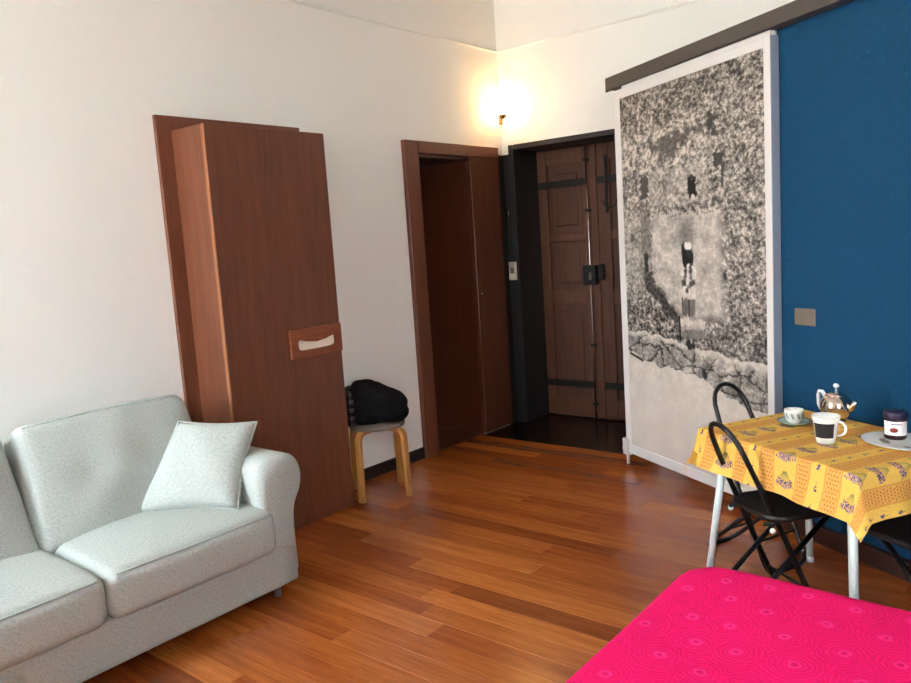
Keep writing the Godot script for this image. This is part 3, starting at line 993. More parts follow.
func build_pillow() -> void:
	var bl := Vector3(-3.175, 0.465, -1.585)
	var br := Vector3(-2.835, 0.455, -1.885)
	var tl := Vector3(-3.255, 0.805, -1.90)
	var tr := Vector3(-2.985, 0.775, -2.14)
	var ctr := (bl + br + tl + tr) / 4.0
	var p := base("throw_pillow", ctr)
	tag(p, "square grey-green throw pillow leaning in the corner of the sofa", "pillow")
	var nrm := (br - bl).cross(tl - bl).normalized()
	if nrm.x < 0: nrm = -nrm
	var n := 22
	var st := new_st()
	for s in [-1.0, 1.0]:
		var g := []
		for i in n + 1:
			var row := []
			for j in n + 1:
				var u := float(i) / n
				var v := float(j) / n
				var a := u * 2 - 1
				var b := v * 2 - 1
				# edges pull in between the corners
				var uu := 0.5 + (u - 0.5) * (1.0 - 0.07 * (1 - b * b))
				var vv := 0.5 + (v - 0.5) * (1.0 - 0.07 * (1 - a * a))
				var q := bl.lerp(br, uu).lerp(tl.lerp(tr, uu), vv) - ctr
				var th := 0.085 * pow((1 - a * a) * (1 - b * b), 0.45) + 0.003 * sin(a * 6 + b * 4)
				row.append(q + nrm * s * maxf(th, 0.0) * (1.0 if absf(a) < 0.999 and absf(b) < 0.999 else 0.0))
			g.append(row)
		for i in n:
			for j in n:
				var from: Vector3 = -nrm * s * 0.3 + (g[i][j] as Vector3)
				quad(st, g[i][j], g[i + 1][j], g[i + 1][j + 1], g[i][j + 1], from)
	inst("cover", done(st), M.pillow, p)
	var edge := []
	for e in [[bl, br], [br, tr], [tr, tl], [tl, bl]]:
		for k in 8:
			var t := k / 8.0
			var q: Vector3 = (e[0] as Vector3).lerp(e[1], t)
			var a := t * 2 - 1
			edge.append(ctr + (q - ctr) * (1.0 - 0.07 * (1 - a * a)) - ctr)
	inst("piping", tube_mesh(edge, 0.005, 6, true), M.pillow, p)

func build_stool() -> void:
	var c := Vector3(-3.42, 0, -3.345)
	var s := base("stool", c, 8)
	tag(s, "round bentwood stool with pale birch legs between the cabinet and the door", "stool")
	inst("seat", lathe([Vector2(0, 0.435), Vector2(0.168, 0.435), Vector2(0.174, 0.438), Vector2(0.176, 0.449), Vector2(0.174, 0.459), Vector2(0.168, 0.462), Vector2(0, 0.462)], 40), M.stool_top, s)
	for k in 4:
		var a := deg_to_rad(90.0 * k)
		var out := Vector3(cos(a), 0, sin(a))
		var sd := Vector3(-sin(a), 0, cos(a))
		var path := [Vector2(0.06, 0.424), Vector2(0.12, 0.424)]
		for e in 7:
			var t := deg_to_rad(90.0 - 90.0 * e / 6)
			path.append(Vector2(0.148 + 0.052 * cos(t), 0.372 + 0.052 * sin(t)))
		path.append(Vector2(0.204, 0.2))
		path.append(Vector2(0.210, 0.0))
		var st := new_st(false)
		var n := path.size()
		var hw := 0.020
		var ht := 0.0115
		var rings := []
		for i in n:
			var d: Vector2 = (path[mini(i + 1, n - 1)] - path[maxi(i - 1, 0)]).normalized()
			var nr := Vector2(-d.y, d.x)
			var ring := []
			for q in [[-1, -1], [1, -1], [1, 1], [-1, 1]]:
				var p: Vector2 = path[i] + nr * ht * q[1]
				ring.append(out * p.x + Vector3.UP * maxf(p.y, 0) + sd * hw * q[0])
			rings.append(ring)
		for i in n - 1:
			var pm: Vector2 = (path[i] + path[i + 1]) / 2
			var from := out * pm.x + Vector3.UP * pm.y
			for k2 in 4:
				quad(st, rings[i][k2], rings[i][(k2 + 1) % 4], rings[i + 1][(k2 + 1) % 4], rings[i + 1][k2], from)
		quad(st, rings[0][0], rings[0][1], rings[0][2], rings[0][3], rings[1][0])
		quad(st, rings[n - 1][0], rings[n - 1][1], rings[n - 1][2], rings[n - 1][3], rings[n - 2][0] + Vector3.UP)
		inst("leg", done(st), M.birch, s)

func build_bag() -> void:
	var b := base("bag", Vector3(-3.432, 0.463, -3.348), 45.0)
	tag(b, "slumped black cloth bag with a grey checked end, lying on the stool", "bag")
	# local x runs left to right as seen
	var nz := FastNoiseLite.new()
	nz.seed = 9
	nz.frequency = 6.0
	nz.fractal_octaves = 2
	var shape := func(p: Vector3, q: Vector3) -> Vector3:
		var t := (q.x + 1) / 2
		# crown high at the left, falling to the right
		var crown := lerpf(1.06, 0.66, smoothstep(0.25, 1.0, t)) * smoothstep(-0.35, 0.25, t)
		p.y = (p.y + 0.11) * crown - 0.11
		p += p.normalized() * nz.get_noise_3dv(p) * 0.028
		p.y = maxf(p.y, -0.125)
		return p
	var mesh := soft_box(Vector3(0.205, 0.125, 0.14), 0.09, 26, shape)
	inst("body", mesh, M.bag, b).position = Vector3(0.01, 0.125, 0)
	var mesh2 := soft_box(Vector3(0.055, 0.112, 0.118), 0.05, 16, func(p: Vector3, q: Vector3) -> Vector3:
		p.y += 0.012 * q.x - 0.004
		p += p.normalized() * nz.get_noise_3dv(p * 1.3) * 0.016
		return p)
	inst("checked_end", mesh2, M.plaid, b).position = Vector3(-0.150, 0.122, 0.018)
	var fold := []
	for k in 12:
		var t := k / 11.0
		fold.append(Vector3(-0.10 + 0.29 * t, 0.19 - 0.085 * t + 0.012 * sin(t * 9), 0.095 + 0.02 * sin(t * 5)))
	inst("fold", tube_mesh(fold, 0.013, 8), M.bag, b)
	inst("fold", tube_mesh([Vector3(0.13, 0.13, 0.06), Vector3(0.185, 0.10, 0.08), Vector3(0.198, 0.075, 0.06), Vector3(0.18, 0.05, 0.075)], 0.016, 8), M.bag, b)

func build_bed() -> void:
	var b := base("bed", Vector3(0.06, 0, -1.50))
	tag(b, "bed under a bright pink rosette bedspread in the foreground", "bed")
	var hx := 1.01
	var hz := 0.775
	for sx in [-1, 1]:
		for sz in [-1, 1]:
			inst("leg", lathe([Vector2(0, 0), Vector2(0.03, 0), Vector2(0.03, 0.12), Vector2(0, 0.12)], 16), M.old_wood, b).position = Vector3(sx * (hx - 0.12), 0, sz * (hz - 0.12))
	inst("frame", box_mesh(Vector3(-hx + 0.05, 0.12, -hz + 0.05), Vector3(hx - 0.05, 0.26, hz - 0.05), 0.01), M.old_wood, b)
	inst("mattress", soft_box(Vector3(hx - 0.03, 0.105, hz - 0.03), 0.06, 10), M.paper, b).position = Vector3(0, 0.366, 0)
	# bedspread: rounded block of cloth with a soft waver, open below
	var spread := soft_box(Vector3(hx, 0.203, hz), 0.06, 40, func(p: Vector3, q: Vector3) -> Vector3:
		if q.y > 0.2:
			p.y += 0.005 * sin(p.x * 7.0 + 1.0) * sin(p.z * 6.0)
		# corners round in plan
		var cx := hx - 0.13
		var cz := hz - 0.13
		var dx := absf(p.x) - cx
		var dz := absf(p.z) - cz
		if dx > 0 and dz > 0:
			var l := Vector2(dx, dz).length()
			var m := maxf(dx, dz)
			p.x = signf(p.x) * (cx + dx * m / l)
			p.z = signf(p.z) * (cz + dz * m / l)
		var low := clampf((0.1 - q.y) / 1.1, 0, 1)
		p.x += signf(q.x) * low * (0.012 * sin(p.z * 15.0)) * (1.0 if absf(q.x) > 0.99 else 0.0)
		p.z += signf(q.z) * low * (0.012 * sin(p.x * 14.0)) * (1.0 if absf(q.z) > 0.99 else 0.0)
		return p)
	inst("bedspread", spread, M.pink, b).position = Vector3(0, 0.30, 0)

func build_table() -> void:
	var t := base("table", T(-2.178, 0, 2.35), -(90.0 - YT))
	tag(t, "small white-legged table under the yellow printed cloth beside the blue wall", "table")
	var hx := 0.388
	var hz := 0.280
	inst("tabletop", box_mesh(Vector3(-hx, 0.685, -hz), Vector3(hx, 0.708, hz), 0.004), M.white_paint, t)
	inst("apron", box_mesh(Vector3(-hx + 0.06, 0.635, -hz + 0.06), Vector3(hx - 0.06, 0.685, hz - 0.06), 0.004), M.white_paint, t)
	for sx in [-1, 1]:
		for sz in [-1, 1]:
			var leg := inst("leg", tube_mesh([Vector3(sx * 0.305, 0.684, sz * 0.215), Vector3(sx * 0.372, 0.03, sz * 0.272 - (0.03 if sz < 0 else 0.0))], 0.0165, 14, false, 0.0145), M.white_leg, t)
			inst("leg_cap", tube_mesh([Vector3(sx * 0.372, 0.032, sz * 0.272 - (0.03 if sz < 0 else 0.0)), Vector3(sx * 0.375, 0.0, sz * 0.275 - (0.03 if sz < 0 else 0.0))], 0.0165, 12), M.white_paint, leg)
	# tablecloth
	var over := 0.16
	var nx := 90
	var nzn := 74
	var y0 := 0.7125
	var g := []
	var uvs := []
	for i in nx + 1:
		var row := []
		var urow := []
		for j in nzn + 1:
			var a := lerpf(-hx - over, hx + over, float(i) / nx)
			var b := lerpf(-hz - over, hz + over, float(j) / nzn)
			var cx := clampf(a, -hx, hx)
			var cz := clampf(b, -hz, hz)
			var ox := a - cx
			var oz := b - cz
			var d := Vector2(ox, oz).length()
			var p := Vector3(cx, y0, cz)
			if d > 1e-6:
				var e := Vector2(ox, oz) / d
				var corner := minf(absf(ox), absf(oz)) / over
				var t2 := minf(d / over, 1.2)
				# rounds over the edge, then hangs with slack folds
				var bend := 0.012 * (1.0 - exp(-d / 0.012))
				var along := cx * 11.0 + cz * 13.0
				var flare := 0.028 + 0.016 * sin(along + 0.6) + 0.010 * sin(along * 2.3 + 1.0)
				if ox < 0: flare += 0.03 * (1.0 - corner)
				flare += 0.012 * corner
				var outw := bend + flare * t2 * t2
				var drop := maxf(d - 0.008, 0) - 0.5 * outw * outw / over
				p = Vector3(cx + e.x * outw, y0 - maxf(drop, 0) - 0.004 * (1 - exp(-d / 0.01)), cz + e.y * outw)
			else:
				p.y += 0.0012 * sin(a * 23) * sin(b * 19)
			row.append(p)
			urow.append(Vector2(a / 0.30 + 0.53, b / 0.30 + 0.2))
		g.append(row)
		uvs.append(urow)
	var st := new_st()
	for i in nx:
		for j in nzn:
			var pts := [g[i][j], g[i + 1][j], g[i + 1][j + 1], g[i][j + 1]]
			var uu := [uvs[i][j], uvs[i + 1][j], uvs[i + 1][j + 1], uvs[i][j + 1]]
			var from := Vector3(0, 0.3, 0)
			tri(st, pts[0], pts[1], pts[2], from, [uu[0], uu[1], uu[2]])
			tri(st, pts[0], pts[2], pts[3], from, [uu[0], uu[2], uu[3]])
	var cl := inst("tablecloth", done(st), M.cloth)
	cl.position = t.position
	cl.rotation = t.rotation
	tag(cl, "yellow cotton tablecloth printed with lavender sprigs and dotted bands", "tablecloth")

func make_chair() -> Node3D:
	# faces local -z; the back hoop runs down into the front legs
	var c := base("folding_chair", Vector3.ZERO)
	var r := 0.0105
	var hw := 0.126
	var top := Vector3(0, 0.80, 0.135)
	var foot := Vector3(0, r, -0.215)
	var d := (foot - top).normalized()
	var pts := []
	# hoop: arch on top, rounded bar on the floor
	var cen := top + d * 0.115
	for k in 13:
		var a := PI * k / 12
		pts.append(cen + Vector3(-0.098 * cos(a), 0, 0) - d * 0.115 * sin(a))
	pts.append(top + d * 0.30 + Vector3(0.116, 0, 0))
	pts.append(top + d * 0.50 + Vector3(hw, 0, 0))
	pts.append(foot - d * 0.05 + Vector3(hw, 0, 0))
	pts.append(foot - d * 0.012 + Vector3(hw - 0.012, 0, 0))
	pts.append(foot + Vector3(hw - 0.045, 0, 0))
	pts.append(foot + Vector3(-hw + 0.045, 0, 0))
	pts.append(foot - d * 0.012 + Vector3(-hw + 0.012, 0, 0))
	pts.append(foot - d * 0.05 + Vector3(-hw, 0, 0))
	pts.append(top + d * 0.50 + Vector3(-hw, 0, 0))
	pts.append(top + d * 0.30 + Vector3(-0.116, 0, 0))
	inst("back_hoop", tube_mesh(pts, r, 10, true), M.black_tube, c)
	# rear leg loop
	var w2 := hw - 0.028
	var up := Vector3(0, 0.418, -0.27)
	var rf := Vector3(0, r, 0.175)
	var e := (rf - up).normalized()
	inst("leg_loop", tube_mesh([up + Vector3(w2, 0, 0), rf - e * 0.05 + Vector3(w2, 0, 0), rf - e * 0.012 + Vector3(w2 - 0.012, 0, 0), rf + Vector3(w2 - 0.045, 0, 0), rf + Vector3(-w2 + 0.045, 0, 0), rf - e * 0.012 + Vector3(-w2 + 0.012, 0, 0), rf - e * 0.05 + Vector3(-w2, 0, 0), up + Vector3(-w2, 0, 0)], r, 10), M.black_tube, c)
	inst("crossbar", tube_mesh([top + d * 0.72 + Vector3(-hw, 0, 0), top + d * 0.72 + Vector3(hw, 0, 0)], 0.006, 8), M.black_tube, c)
	inst("crossbar", tube_mesh([up + e * 0.42 + Vector3(-w2, 0, 0), up + e * 0.42 + Vector3(w2, 0, 0)], 0.006, 8), M.black_tube, c)
	# side rails and seat
	for s in [-1, 1]:
		var rail := inst("seat_rail", tube_mesh([Vector3(s * (hw - 0.013), 0.425, 0.02), Vector3(s * (hw - 0.013), 0.425, -0.31)], 0.008, 8), M.black_tube, c)
		inst("rivet", lathe([Vector2(0, -0.004), Vector2(0.011, -0.004), Vector2(0.011, 0.004), Vector2(0.006, 0.008), Vector2(0, 0.009)], 14), M.porcelain, rail)
		var rv: Node3D = rail.get_child(0)
		rv.position = Vector3(s * (hw + 0.012), 0.405, 0.0)
		rv.rotation.z = -s * PI / 2
	var seat := soft_box(Vector3(0.155, 0.014, 0.18), 0.0135, 18, func(p: Vector3, q: Vector3) -> Vector3:
		var cx := 0.08
		var cz := 0.10
		var dx := absf(p.x) - cx
		var dz := absf(p.z) - cz
		if dx > 0 and dz > 0:
			var l := Vector2(dx, dz).length()
			var m := maxf(dx, dz)
			p.x = signf(p.x) * (cx + dx * m / l)
			p.z = signf(p.z) * (cz + dz * m / l)
		p.y -= 0.010 * (1 - q.x * q.x) * (1 - q.z * q.z)
		return p)
	inst("seat", seat, M.black_seat, c).position = Vector3(0, 0.447, -0.165)
	return c

func build_chairs() -> void:
	var a := make_chair()
	a.position = T(-2.285, 0, 2.075)
	a.rotation.y = deg_to_rad(-(90.0 - YT) - 9.0)
	tag(a, "black tubular folding chair at the near long side of the table", "chair", "folding chairs round the table")
	var b: Node3D = a.duplicate()
	b.name = numbered("folding_chair")
	add_child(b)
	b.position = T(-2.75, 0, 2.485)
	b.rotation.y = deg_to_rad(-(90.0 - YT) - 90.0 + 6.0)
	tag(b, "black folding chair at the table end in front of the photo panel", "chair", "folding chairs round the table")
	var c: Node3D = a.duplicate()
	c.name = numbered("folding_chair")
	add_child(c)
	c.position = T(-1.62, 0, 2.40)
	c.rotation.y = deg_to_rad(-(90.0 - YT) + 90.0)
	tag(c, "black folding chair cut off by the right edge, under the pointed cloth corner", "chair", "folding chairs round the table")

func build_panel() -> void:
	# sliding panel with a big black-and-white photograph
	var n := 2.77
	var p := base("sliding_screen", B(-3.642, 0, n), -(90.0 - YB))
	tag(p, "tall white-framed sliding panel showing a black-and-white photograph of a hut", "screen")
	var hw := 0.686
	var hr := 0.662
	var yb := 0.082
	var yt := 2.414
	var il := -0.622
	var ir := 0.618
	var it := 2.366
	var ib := 0.145
	inst("core", box_mesh(Vector3(-hw + 0.004, yb + 0.004, -0.048), Vector3(hr - 0.004, yt - 0.004, -0.006), 0.001), M.white_paint, p)
	inst("frame_stile", box_mesh(Vector3(-hw, yb, -0.05), Vector3(il, yt, 0), 0.003), M.white_paint, p)
	inst("frame_stile", box_mesh(Vector3(ir, yb, -0.05), Vector3(hr, yt, 0), 0.003), M.white_paint, p)
	inst("end_strip", box_mesh(Vector3(hr, yb, -0.052), Vector3(hr + 0.004, yt, -0.002), 0.001), M.edge_grey, p)  # grey-blue strip over the right end of the panel
	inst("frame_rail", box_mesh(Vector3(il, it, -0.05), Vector3(ir, yt, 0), 0.003), M.white_paint, p)
	inst("frame_rail", box_mesh(Vector3(il, yb, -0.05), Vector3(ir, ib, 0), 0.003), M.white_paint, p)
	var st := new_st(false)
	var z := -0.004
	var a := Vector3(il, it, z)
	var b := Vector3(ir, it, z)
	var c := Vector3(ir, ib, z)
	var d := Vector3(il, ib, z)
	tri(st, a, b, c, Vector3(0, 1, -1), [Vector2(0, 0), Vector2(1, 0), Vector2(1, 1)])
	tri(st, a, c, d, Vector3(0, 1, -1), [Vector2(0, 0), Vector2(1, 1), Vector2(0, 1)])
	for e in [[a, b], [b, c], [c, d], [d, a]]:
		var k := Vector3(0, 0, -0.002)
		tri(st, e[0], e[1], e[1] + k, Vector3(0, 1.2, z), [Vector2(0, 0), Vector2(0, 0), Vector2(0, 0)])
		tri(st, e[0], e[1] + k, e[0] + k, Vector3(0, 1.2, z), [Vector2(0, 0), Vector2(0, 0), Vector2(0, 0)])
	var ph := inst("photograph", done(st), M.poster, p)
	ph.set_meta("label", "black-and-white photograph of a figure in a hut doorway above a dry stone wall")
	# bottom guide at the left end
	var gd := inst("guide_bracket", box_mesh(Vector3(-hw - 0.028, 0.065, -0.04), Vector3(-hw + 0.03, 0.175, 0.012), 0.004), M.white_paint, p)
	inst("guide_bolt", tube_mesh([Vector3(-hw - 0.055, 0.095, -0.012), Vector3(-hw - 0.02, 0.095, -0.012)], 0.009, 10), M.white_paint, gd)
	inst("guide_bolt", tube_mesh([Vector3(-hw - 0.055, 0.15, -0.012), Vector3(-hw - 0.02, 0.15, -0.012)], 0.007, 10), M.white_paint, gd)
	inst("guide_foot", tube_mesh([Vector3(-hw + 0.0, 0.07, -0.012), Vector3(-hw + 0.0, 0.0, -0.012)], 0.010, 10), M.white_paint, gd)
	inst("hanger_rail", box_mesh(Vector3(-hw + 0.09, yt, -0.045), Vector3(hr, yt + 0.024, -0.004), 0.002), M.white_paint, p)
	inst("roller", tube_mesh([Vector3(hr + 0.014, yt + 0.008, -0.02), Vector3(hr + 0.014, yt + 0.008, -0.002)], 0.008, 12), M.porcelain, p)
	var tr := base("sliding_rail", B(-4.385, 2.44, n), -(90.0 - YB))
	tag(tr, "long dark brown rail along the top of the blue wall", "rail")
	inst("rail_cover", box_mesh(Vector3(0, 0.0, -0.058), Vector3(6.9, 0.075, 0.02), 0.003), M.track, tr)
	inst("rail_lip", box_mesh(Vector3(0, -0.012, 0.012), Vector3(0.085, 0.0, 0.02), 0.001), M.track, tr)

func build_switches() -> void:
	var s := base("wall_switch", B(-2.832, 1.087, 2.83), -(90.0 - YB))
	tag(s, "bronze-coloured light switch plate on the blue wall", "switch")
	inst("plate", box_mesh(Vector3(-0.063, -0.041, 0.0), Vector3(0.063, 0.041, 0.010), 0.003), M.bronze, s)
	for k in 3:
		inst("rocker", box_mesh(Vector3(-0.034 + k * 0.023, -0.023, 0.010), Vector3(-0.012 + k * 0.023, 0.023, 0.0135), 0.002), M.bronze, s)
	var e := base("light_switch", Vector3(-3.652, 1.28, BW + 0.0045), 0)
	tag(e, "cream switch plate on the black wall strip beside the entrance door", "switch")
	inst("plate", box_mesh(Vector3(-0.038, -0.075, 0.0), Vector3(0.038, 0.075, 0.010), 0.003), M.switch_white, e)
	inst("rocker", box_mesh(Vector3(-0.02, -0.02, 0.010), Vector3(0.02, 0.028, 0.016), 0.002), M.switch_grey, e)
	var h := base("coat_hook", Vector3(-3.655, 1.75, BW + 0.0045), 25)
	tag(h, "small metal coat hook on the black wall strip above the cream switch", "hook")
	inst("hook_plate", box_mesh(Vector3(-0.014, -0.03, 0.0), Vector3(0.014, 0.05, 0.004), 0.001), M.iron, h)
	inst("hook_arm", tube_mesh([Vector3(0, 0.03, 0.004), Vector3(0.0, 0.02, 0.04), Vector3(0, -0.01, 0.055), Vector3(0, -0.03, 0.045), Vector3(0, -0.035, 0.025)], 0.005, 8), M.steel, h)

func build_sconce() -> void:
	var c := Vector3(LW, 2.50, BW)
	var s := base("wall_sconce", c)
	tag(s, "lit corner wall lamp glowing above the entrance", "lamp")
	var out := Vector3(1, 0, 1).normalized()
	inst("wall_bracket", box_mesh(Vector3(0.001, -0.035, 0.001), Vector3(0.028, 0.035, 0.028), 0.004), M.brass, s)
	inst("arm", tube_mesh([out * 0.03, out * 0.09, out * 0.12 + Vector3.UP * 0.012], 0.007, 10), M.brass, s)
	var cup := inst("socket", lathe([Vector2(0, -0.018), Vector2(0.018, -0.016), Vector2(0.034, 0.0), Vector2(0.036, 0.012), Vector2(0, 0.016)], 20), M.brass, s)
	cup.position = out * 0.12 + Vector3.UP * 0.012
	var bulb := inst("bulb", lathe([Vector2(0, 0.0), Vector2(0.014, 0.002), Vector2(0.022, 0.02), Vector2(0.028, 0.045), Vector2(0.022, 0.068), Vector2(0.010, 0.078), Vector2(0, 0.08)], 20), M.glow, s)
	bulb.position = out * 0.12 + Vector3.UP * 0.03
	var l := OmniLight3D.new()
	l.name = "bulb_light"
	l.light_color = Color(1.0, 0.72, 0.40)
	l.light_energy = LAMP_ENERGY
	l.light_size = 0.03
	l.omni_range = 12.0
	l.omni_attenuation = 2.0
	l.shadow_enabled = true
	s.add_child(l)
	l.position = out * 0.12 + Vector3.UP * 0.075

func build_tableware() -> void:
	var y := 0.7155
	var turn := -(90.0 - YT)
	# espresso cup on its saucer
	var sc := base("saucer", T(-2.385, y, 2.40), turn)
	tag(sc, "pale celadon saucer under the little cup", "saucer")
	inst("dish", lathe([Vector2(0, 0.0), Vector2(0.030, 0.0), Vector2(0.034, 0.003), Vector2(0.055, 0.009), Vector2(0.066, 0.016), Vector2(0.0665, 0.018), Vector2(0.055, 0.0125), Vector2(0.034, 0.007), Vector2(0, 0.006)], 36), M.celadon, sc)
	inst("rim_band", lathe([Vector2(0.056, 0.0135), Vector2(0.0665, 0.0185), Vector2(0.0672, 0.0178)], 36), M.celadon_dark, sc)
	var cu := base("espresso_cup", T(-2.385, y + 0.0065, 2.40), turn)
	tag(cu, "small pale patterned coffee cup standing on a saucer", "cup")
	inst("bowl", lathe([Vector2(0, 0.0), Vector2(0.022, 0.0), Vector2(0.026, 0.006), Vector2(0.034, 0.02), Vector2(0.037, 0.045), Vector2(0.038, 0.056), Vector2(0.036, 0.056), Vector2(0.034, 0.042), Vector2(0.030, 0.02), Vector2(0, 0.010)], 32), M.porcelain, cu)
	for k in 10:
		var a := TAU * k / 10
		var o := inst("painted_leaf", box_mesh(Vector3(-0.004, -0.012, 0), Vector3(0.004, 0.012, 0.001), 0.0004), M.celadon_dark, cu)
		o.position = Vector3(sin(a) * 0.0362, 0.032, cos(a) * 0.0362)
		o.rotation = Vector3(0.1, a, 0.35)
	inst("handle", tube_mesh(arc(Vector3(-0.036, 0.032, 0), Vector3.UP, Vector3.LEFT, 0.015, -10, 190, 10), 0.0035, 8), M.porcelain, cu)
	# mug with a chalk-black panel
	var mu := base("mug", T(-2.118, y, 2.285), turn)
	tag(mu, "white flared mug with a black panel, in the middle of the table", "mug")
	inst("body", lathe([Vector2(0, 0.0), Vector2(0.030, 0.0), Vector2(0.033, 0.004), Vector2(0.038, 0.03), Vector2(0.041, 0.065), Vector2(0.045, 0.085), Vector2(0.051, 0.103), Vector2(0.049, 0.104), Vector2(0.0425, 0.085), Vector2(0.0385, 0.06), Vector2(0.035, 0.03), Vector2(0, 0.008)], 40), M.porcelain, mu)
	var st := new_st()
	for i in 16:
		for j in 4:
			var a0 := deg_to_rad(lerpf(-66, 40, i / 16.0))
			var a1 := deg_to_rad(lerpf(-66, 40, (i + 1) / 16.0))
			var ys := [0.024, 0.040, 0.055, 0.068, 0.080]
			var rr := [0.0378, 0.0395, 0.0407, 0.0422, 0.0444]
			var f := func(a: float, k: int) -> Vector3: return Vector3(sin(a) * rr[k], ys[k], cos(a) * rr[k])
			quad(st, f.call(a0, j), f.call(a1, j), f.call(a1, j + 1), f.call(a0, j + 1), Vector3(0, 0.05, 0))
	inst("black_panel", done(st), M.chalk, mu)
	inst("handle", tube_mesh(arc(Vector3(0.040, 0.054, 0.0), Vector3.UP, Vector3.RIGHT, 0.027, -10, 190, 14), 0.005, 10), M.porcelain, mu)
	mu.rotation.y += deg_to_rad(44)
	# kettle
	var k := base("teapot", T(-2.325, y, 2.565), turn + 12.0)
	tag(k, "round polished metal teapot at the back of the table near the blue wall", "teapot")
	var body := []
	for i in 19:
		var a := -PI / 2 + PI * i / 18
		body.append(Vector2(maxf(0.062 * cos(a), 0.0 if i in [0, 18] else 0.02), 0.062 + 0.060 * sin(a)))
	body[0] = Vector2(0, 0.004)
	body[1] = Vector2(0.034, 0.004)
	inst("body", lathe(body, 36), M.chrome, k)
	inst("foot_ring", lathe([Vector2(0.03, 0), Vector2(0.038, 0.0), Vector2(0.036, 0.010), Vector2(0.03, 0.010)], 32), M.chrome, k)
	var lid := inst("lid", lathe([Vector2(0, 0.106), Vector2(0.040, 0.1065), Vector2(0.041, 0.110), Vector2(0.032, 0.117), Vector2(0.016, 0.124), Vector2(0, 0.126)], 32), M.chrome, k)
	inst("lid_knob", lathe([Vector2(0, 0.124), Vector2(0.005, 0.124), Vector2(0.004, 0.138), Vector2(0.011, 0.143), Vector2(0.012, 0.150), Vector2(0.007, 0.157), Vector2(0, 0.158)], 20), M.knob_glass, lid)
	inst("spout", tube_mesh([Vector3(0.045, 0.055, 0.0), Vector3(0.066, 0.064, 0), Vector3(0.076, 0.080, 0), Vector3(0.083, 0.094, 0)], 0.015, 12, false, 0.009), M.chrome, k)
	inst("handle", tube_mesh([Vector3(-0.048, 0.095, 0), Vector3(-0.060, 0.118, 0), Vector3(-0.072, 0.118, 0), Vector3(-0.078, 0.10, 0), Vector3(-0.076, 0.065, 0), Vector3(-0.066, 0.045, 0), Vector3(-0.05, 0.042, 0)], 0.0085, 10), M.knob_glass, k)
	# plate and jam jar
	var pl := base("plate", T(-1.955, y, 2.475), turn)
	tag(pl, "white oval plate under the jam jar", "plate")
	var dish := inst("dish", lathe([Vector2(0, 0.0), Vector2(0.07, 0.0), Vector2(0.075, 0.002), Vector2(0.125, 0.010), Vector2(0.128, 0.013), Vector2(0.124, 0.0135), Vector2(0.075, 0.006), Vector2(0, 0.005)], 48), M.porcelain, pl)
	dish.scale = Vector3(1.12, 1, 0.92)
	for q in [[-0.05, 0.03, 0.028], [-0.03, 0.045, 0.02], [-0.07, 0.015, 0.018], [0.06, 0.04, 0.022]]:
		var pr := inst("painted_sprig", lathe([Vector2(0, 0.0052), Vector2(q[2], 0.0058), Vector2(0, 0.0062)], 12), M.print_grey, pl)
		pr.position = Vector3(q[0], 0, q[1])
		pr.scale = Vector3(1, 1, 0.5)
	var j := base("jam_jar", T(-2.005, y + 0.0065, 2.505), turn + 48.0)
	tag(j, "jam jar with a dark violet lid and a white label, standing on the plate", "jar")
	inst("glass", lathe([Vector2(0, 0.0), Vector2(0.034, 0.0), Vector2(0.038, 0.004), Vector2(0.0385, 0.008), Vector2(0.0385, 0.072), Vector2(0.035, 0.078), Vector2(0, 0.078)], 36), M.jar_glass, j)
	inst("lid", lathe([Vector2(0, 0.076), Vector2(0.0385, 0.076), Vector2(0.041, 0.079), Vector2(0.041, 0.098), Vector2(0.039, 0.102), Vector2(0, 0.103)], 36), M.jar_lid, j)
	var lab := inst("paper_label", band_mesh(0.0389, 0.018, 0.070, -78, 62), M.paper, j)
	inst("printed_fruit", lathe([Vector2(0, -0.001), Vector2(0.011, -0.0005), Vector2(0.011, 0.0005), Vector2(0, 0.001)], 20), M.print_red, lab)
	var fr: Node3D = lab.get_child(0)
	fr.position = Vector3(sin(deg_to_rad(-16)) * 0.0386, 0.038, cos(deg_to_rad(-16)) * 0.0386)
	fr.rotation = Vector3(PI / 2, 0, 0)
	fr.rotation_degrees = Vector3(90, -16, 0)
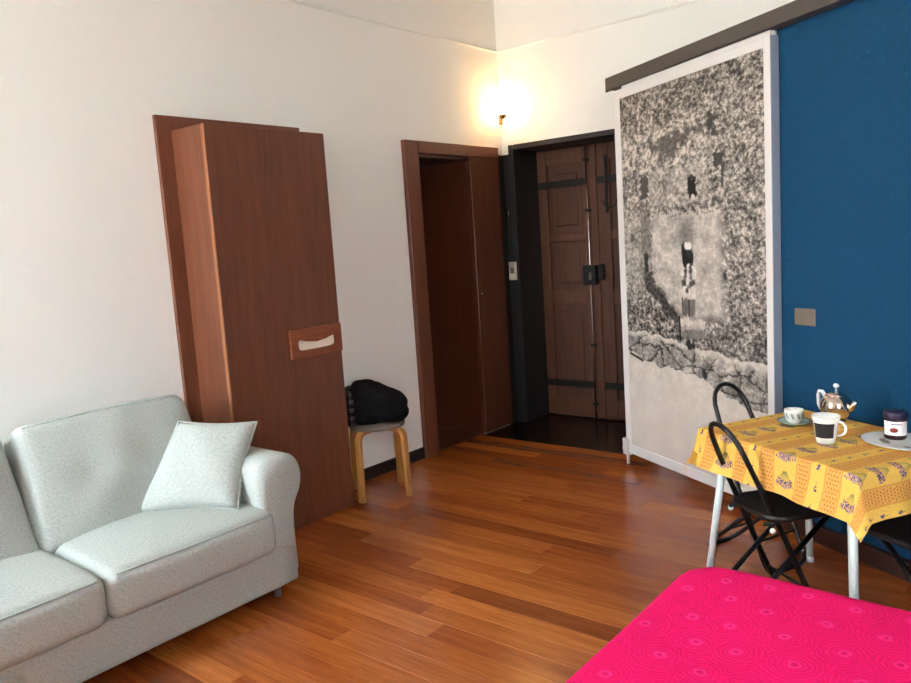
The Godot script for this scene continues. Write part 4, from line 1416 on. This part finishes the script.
	fr.scale = Vector3(1.25, 1, 0.8)
	inst("printed_line", band_mesh(0.0392, 0.058, 0.0615, -30, 20), M.print_blue, lab)

func band_mesh(r: float, y0: float, y1: float, a0: float, a1: float) -> ArrayMesh:
	var st := new_st()
	var n := 18
	for i in n:
		var t0 := deg_to_rad(lerpf(a0, a1, float(i) / n))
		var t1 := deg_to_rad(lerpf(a0, a1, float(i + 1) / n))
		var f := func(a: float, y: float) -> Vector3: return Vector3(sin(a) * r, y, cos(a) * r)
		quad(st, f.call(t0, y0), f.call(t1, y0), f.call(t1, y1), f.call(t0, y1), Vector3(0, (y0 + y1) / 2, 0))
	return done(st)

# ------------------------------------------------------------------
const LAMP_ENERGY := 0.021

func _ready() -> void:
	var cam := Camera3D.new()
	cam.name = "camera"
	cam.position = Vector3(0, 1.55, 0)
	cam.rotation_degrees = Vector3(-7.3601, 39.3025, -3.7814)
	cam.fov = 47.82
	cam.near = 0.05
	cam.far = 100.0
	add_child(cam)
	cam.current = true
	var env := Environment.new()
	env.background_mode = Environment.BG_SKY
	var sky := Sky.new()
	var sm := ProceduralSkyMaterial.new()
	sm.sky_top_color = Color(0.90, 0.94, 1.0)
	sm.sky_horizon_color = Color(1.0, 1.0, 1.0)
	sm.ground_horizon_color = Color(0.90, 0.89, 0.87)
	sm.ground_bottom_color = Color(0.88, 0.87, 0.85)
	sm.sky_energy_multiplier = 1.9
	sm.ground_energy_multiplier = 1.9
	sky.sky_material = sm
	env.sky = sky
	env.tonemap_mode = Environment.TONE_MAPPER_LINEAR
	env.tonemap_exposure = 13.2
	env.sdfgi_enabled = true
	env.ssao_enabled = true
	env.ssil_enabled = true
	var we := WorldEnvironment.new()
	we.name = "world"
	we.environment = env
	add_child(we)
	rng.seed = 2024
	make_materials()
	build_room()
	build_floor()
	build_doors()
	build_cabinet()
	build_sofa()
	build_bed()
	build_table()
	build_panel()
	build_chairs()
	build_stool()
	build_pillow()
	build_bag()
	build_sconce()
	build_switches()
	build_tableware()
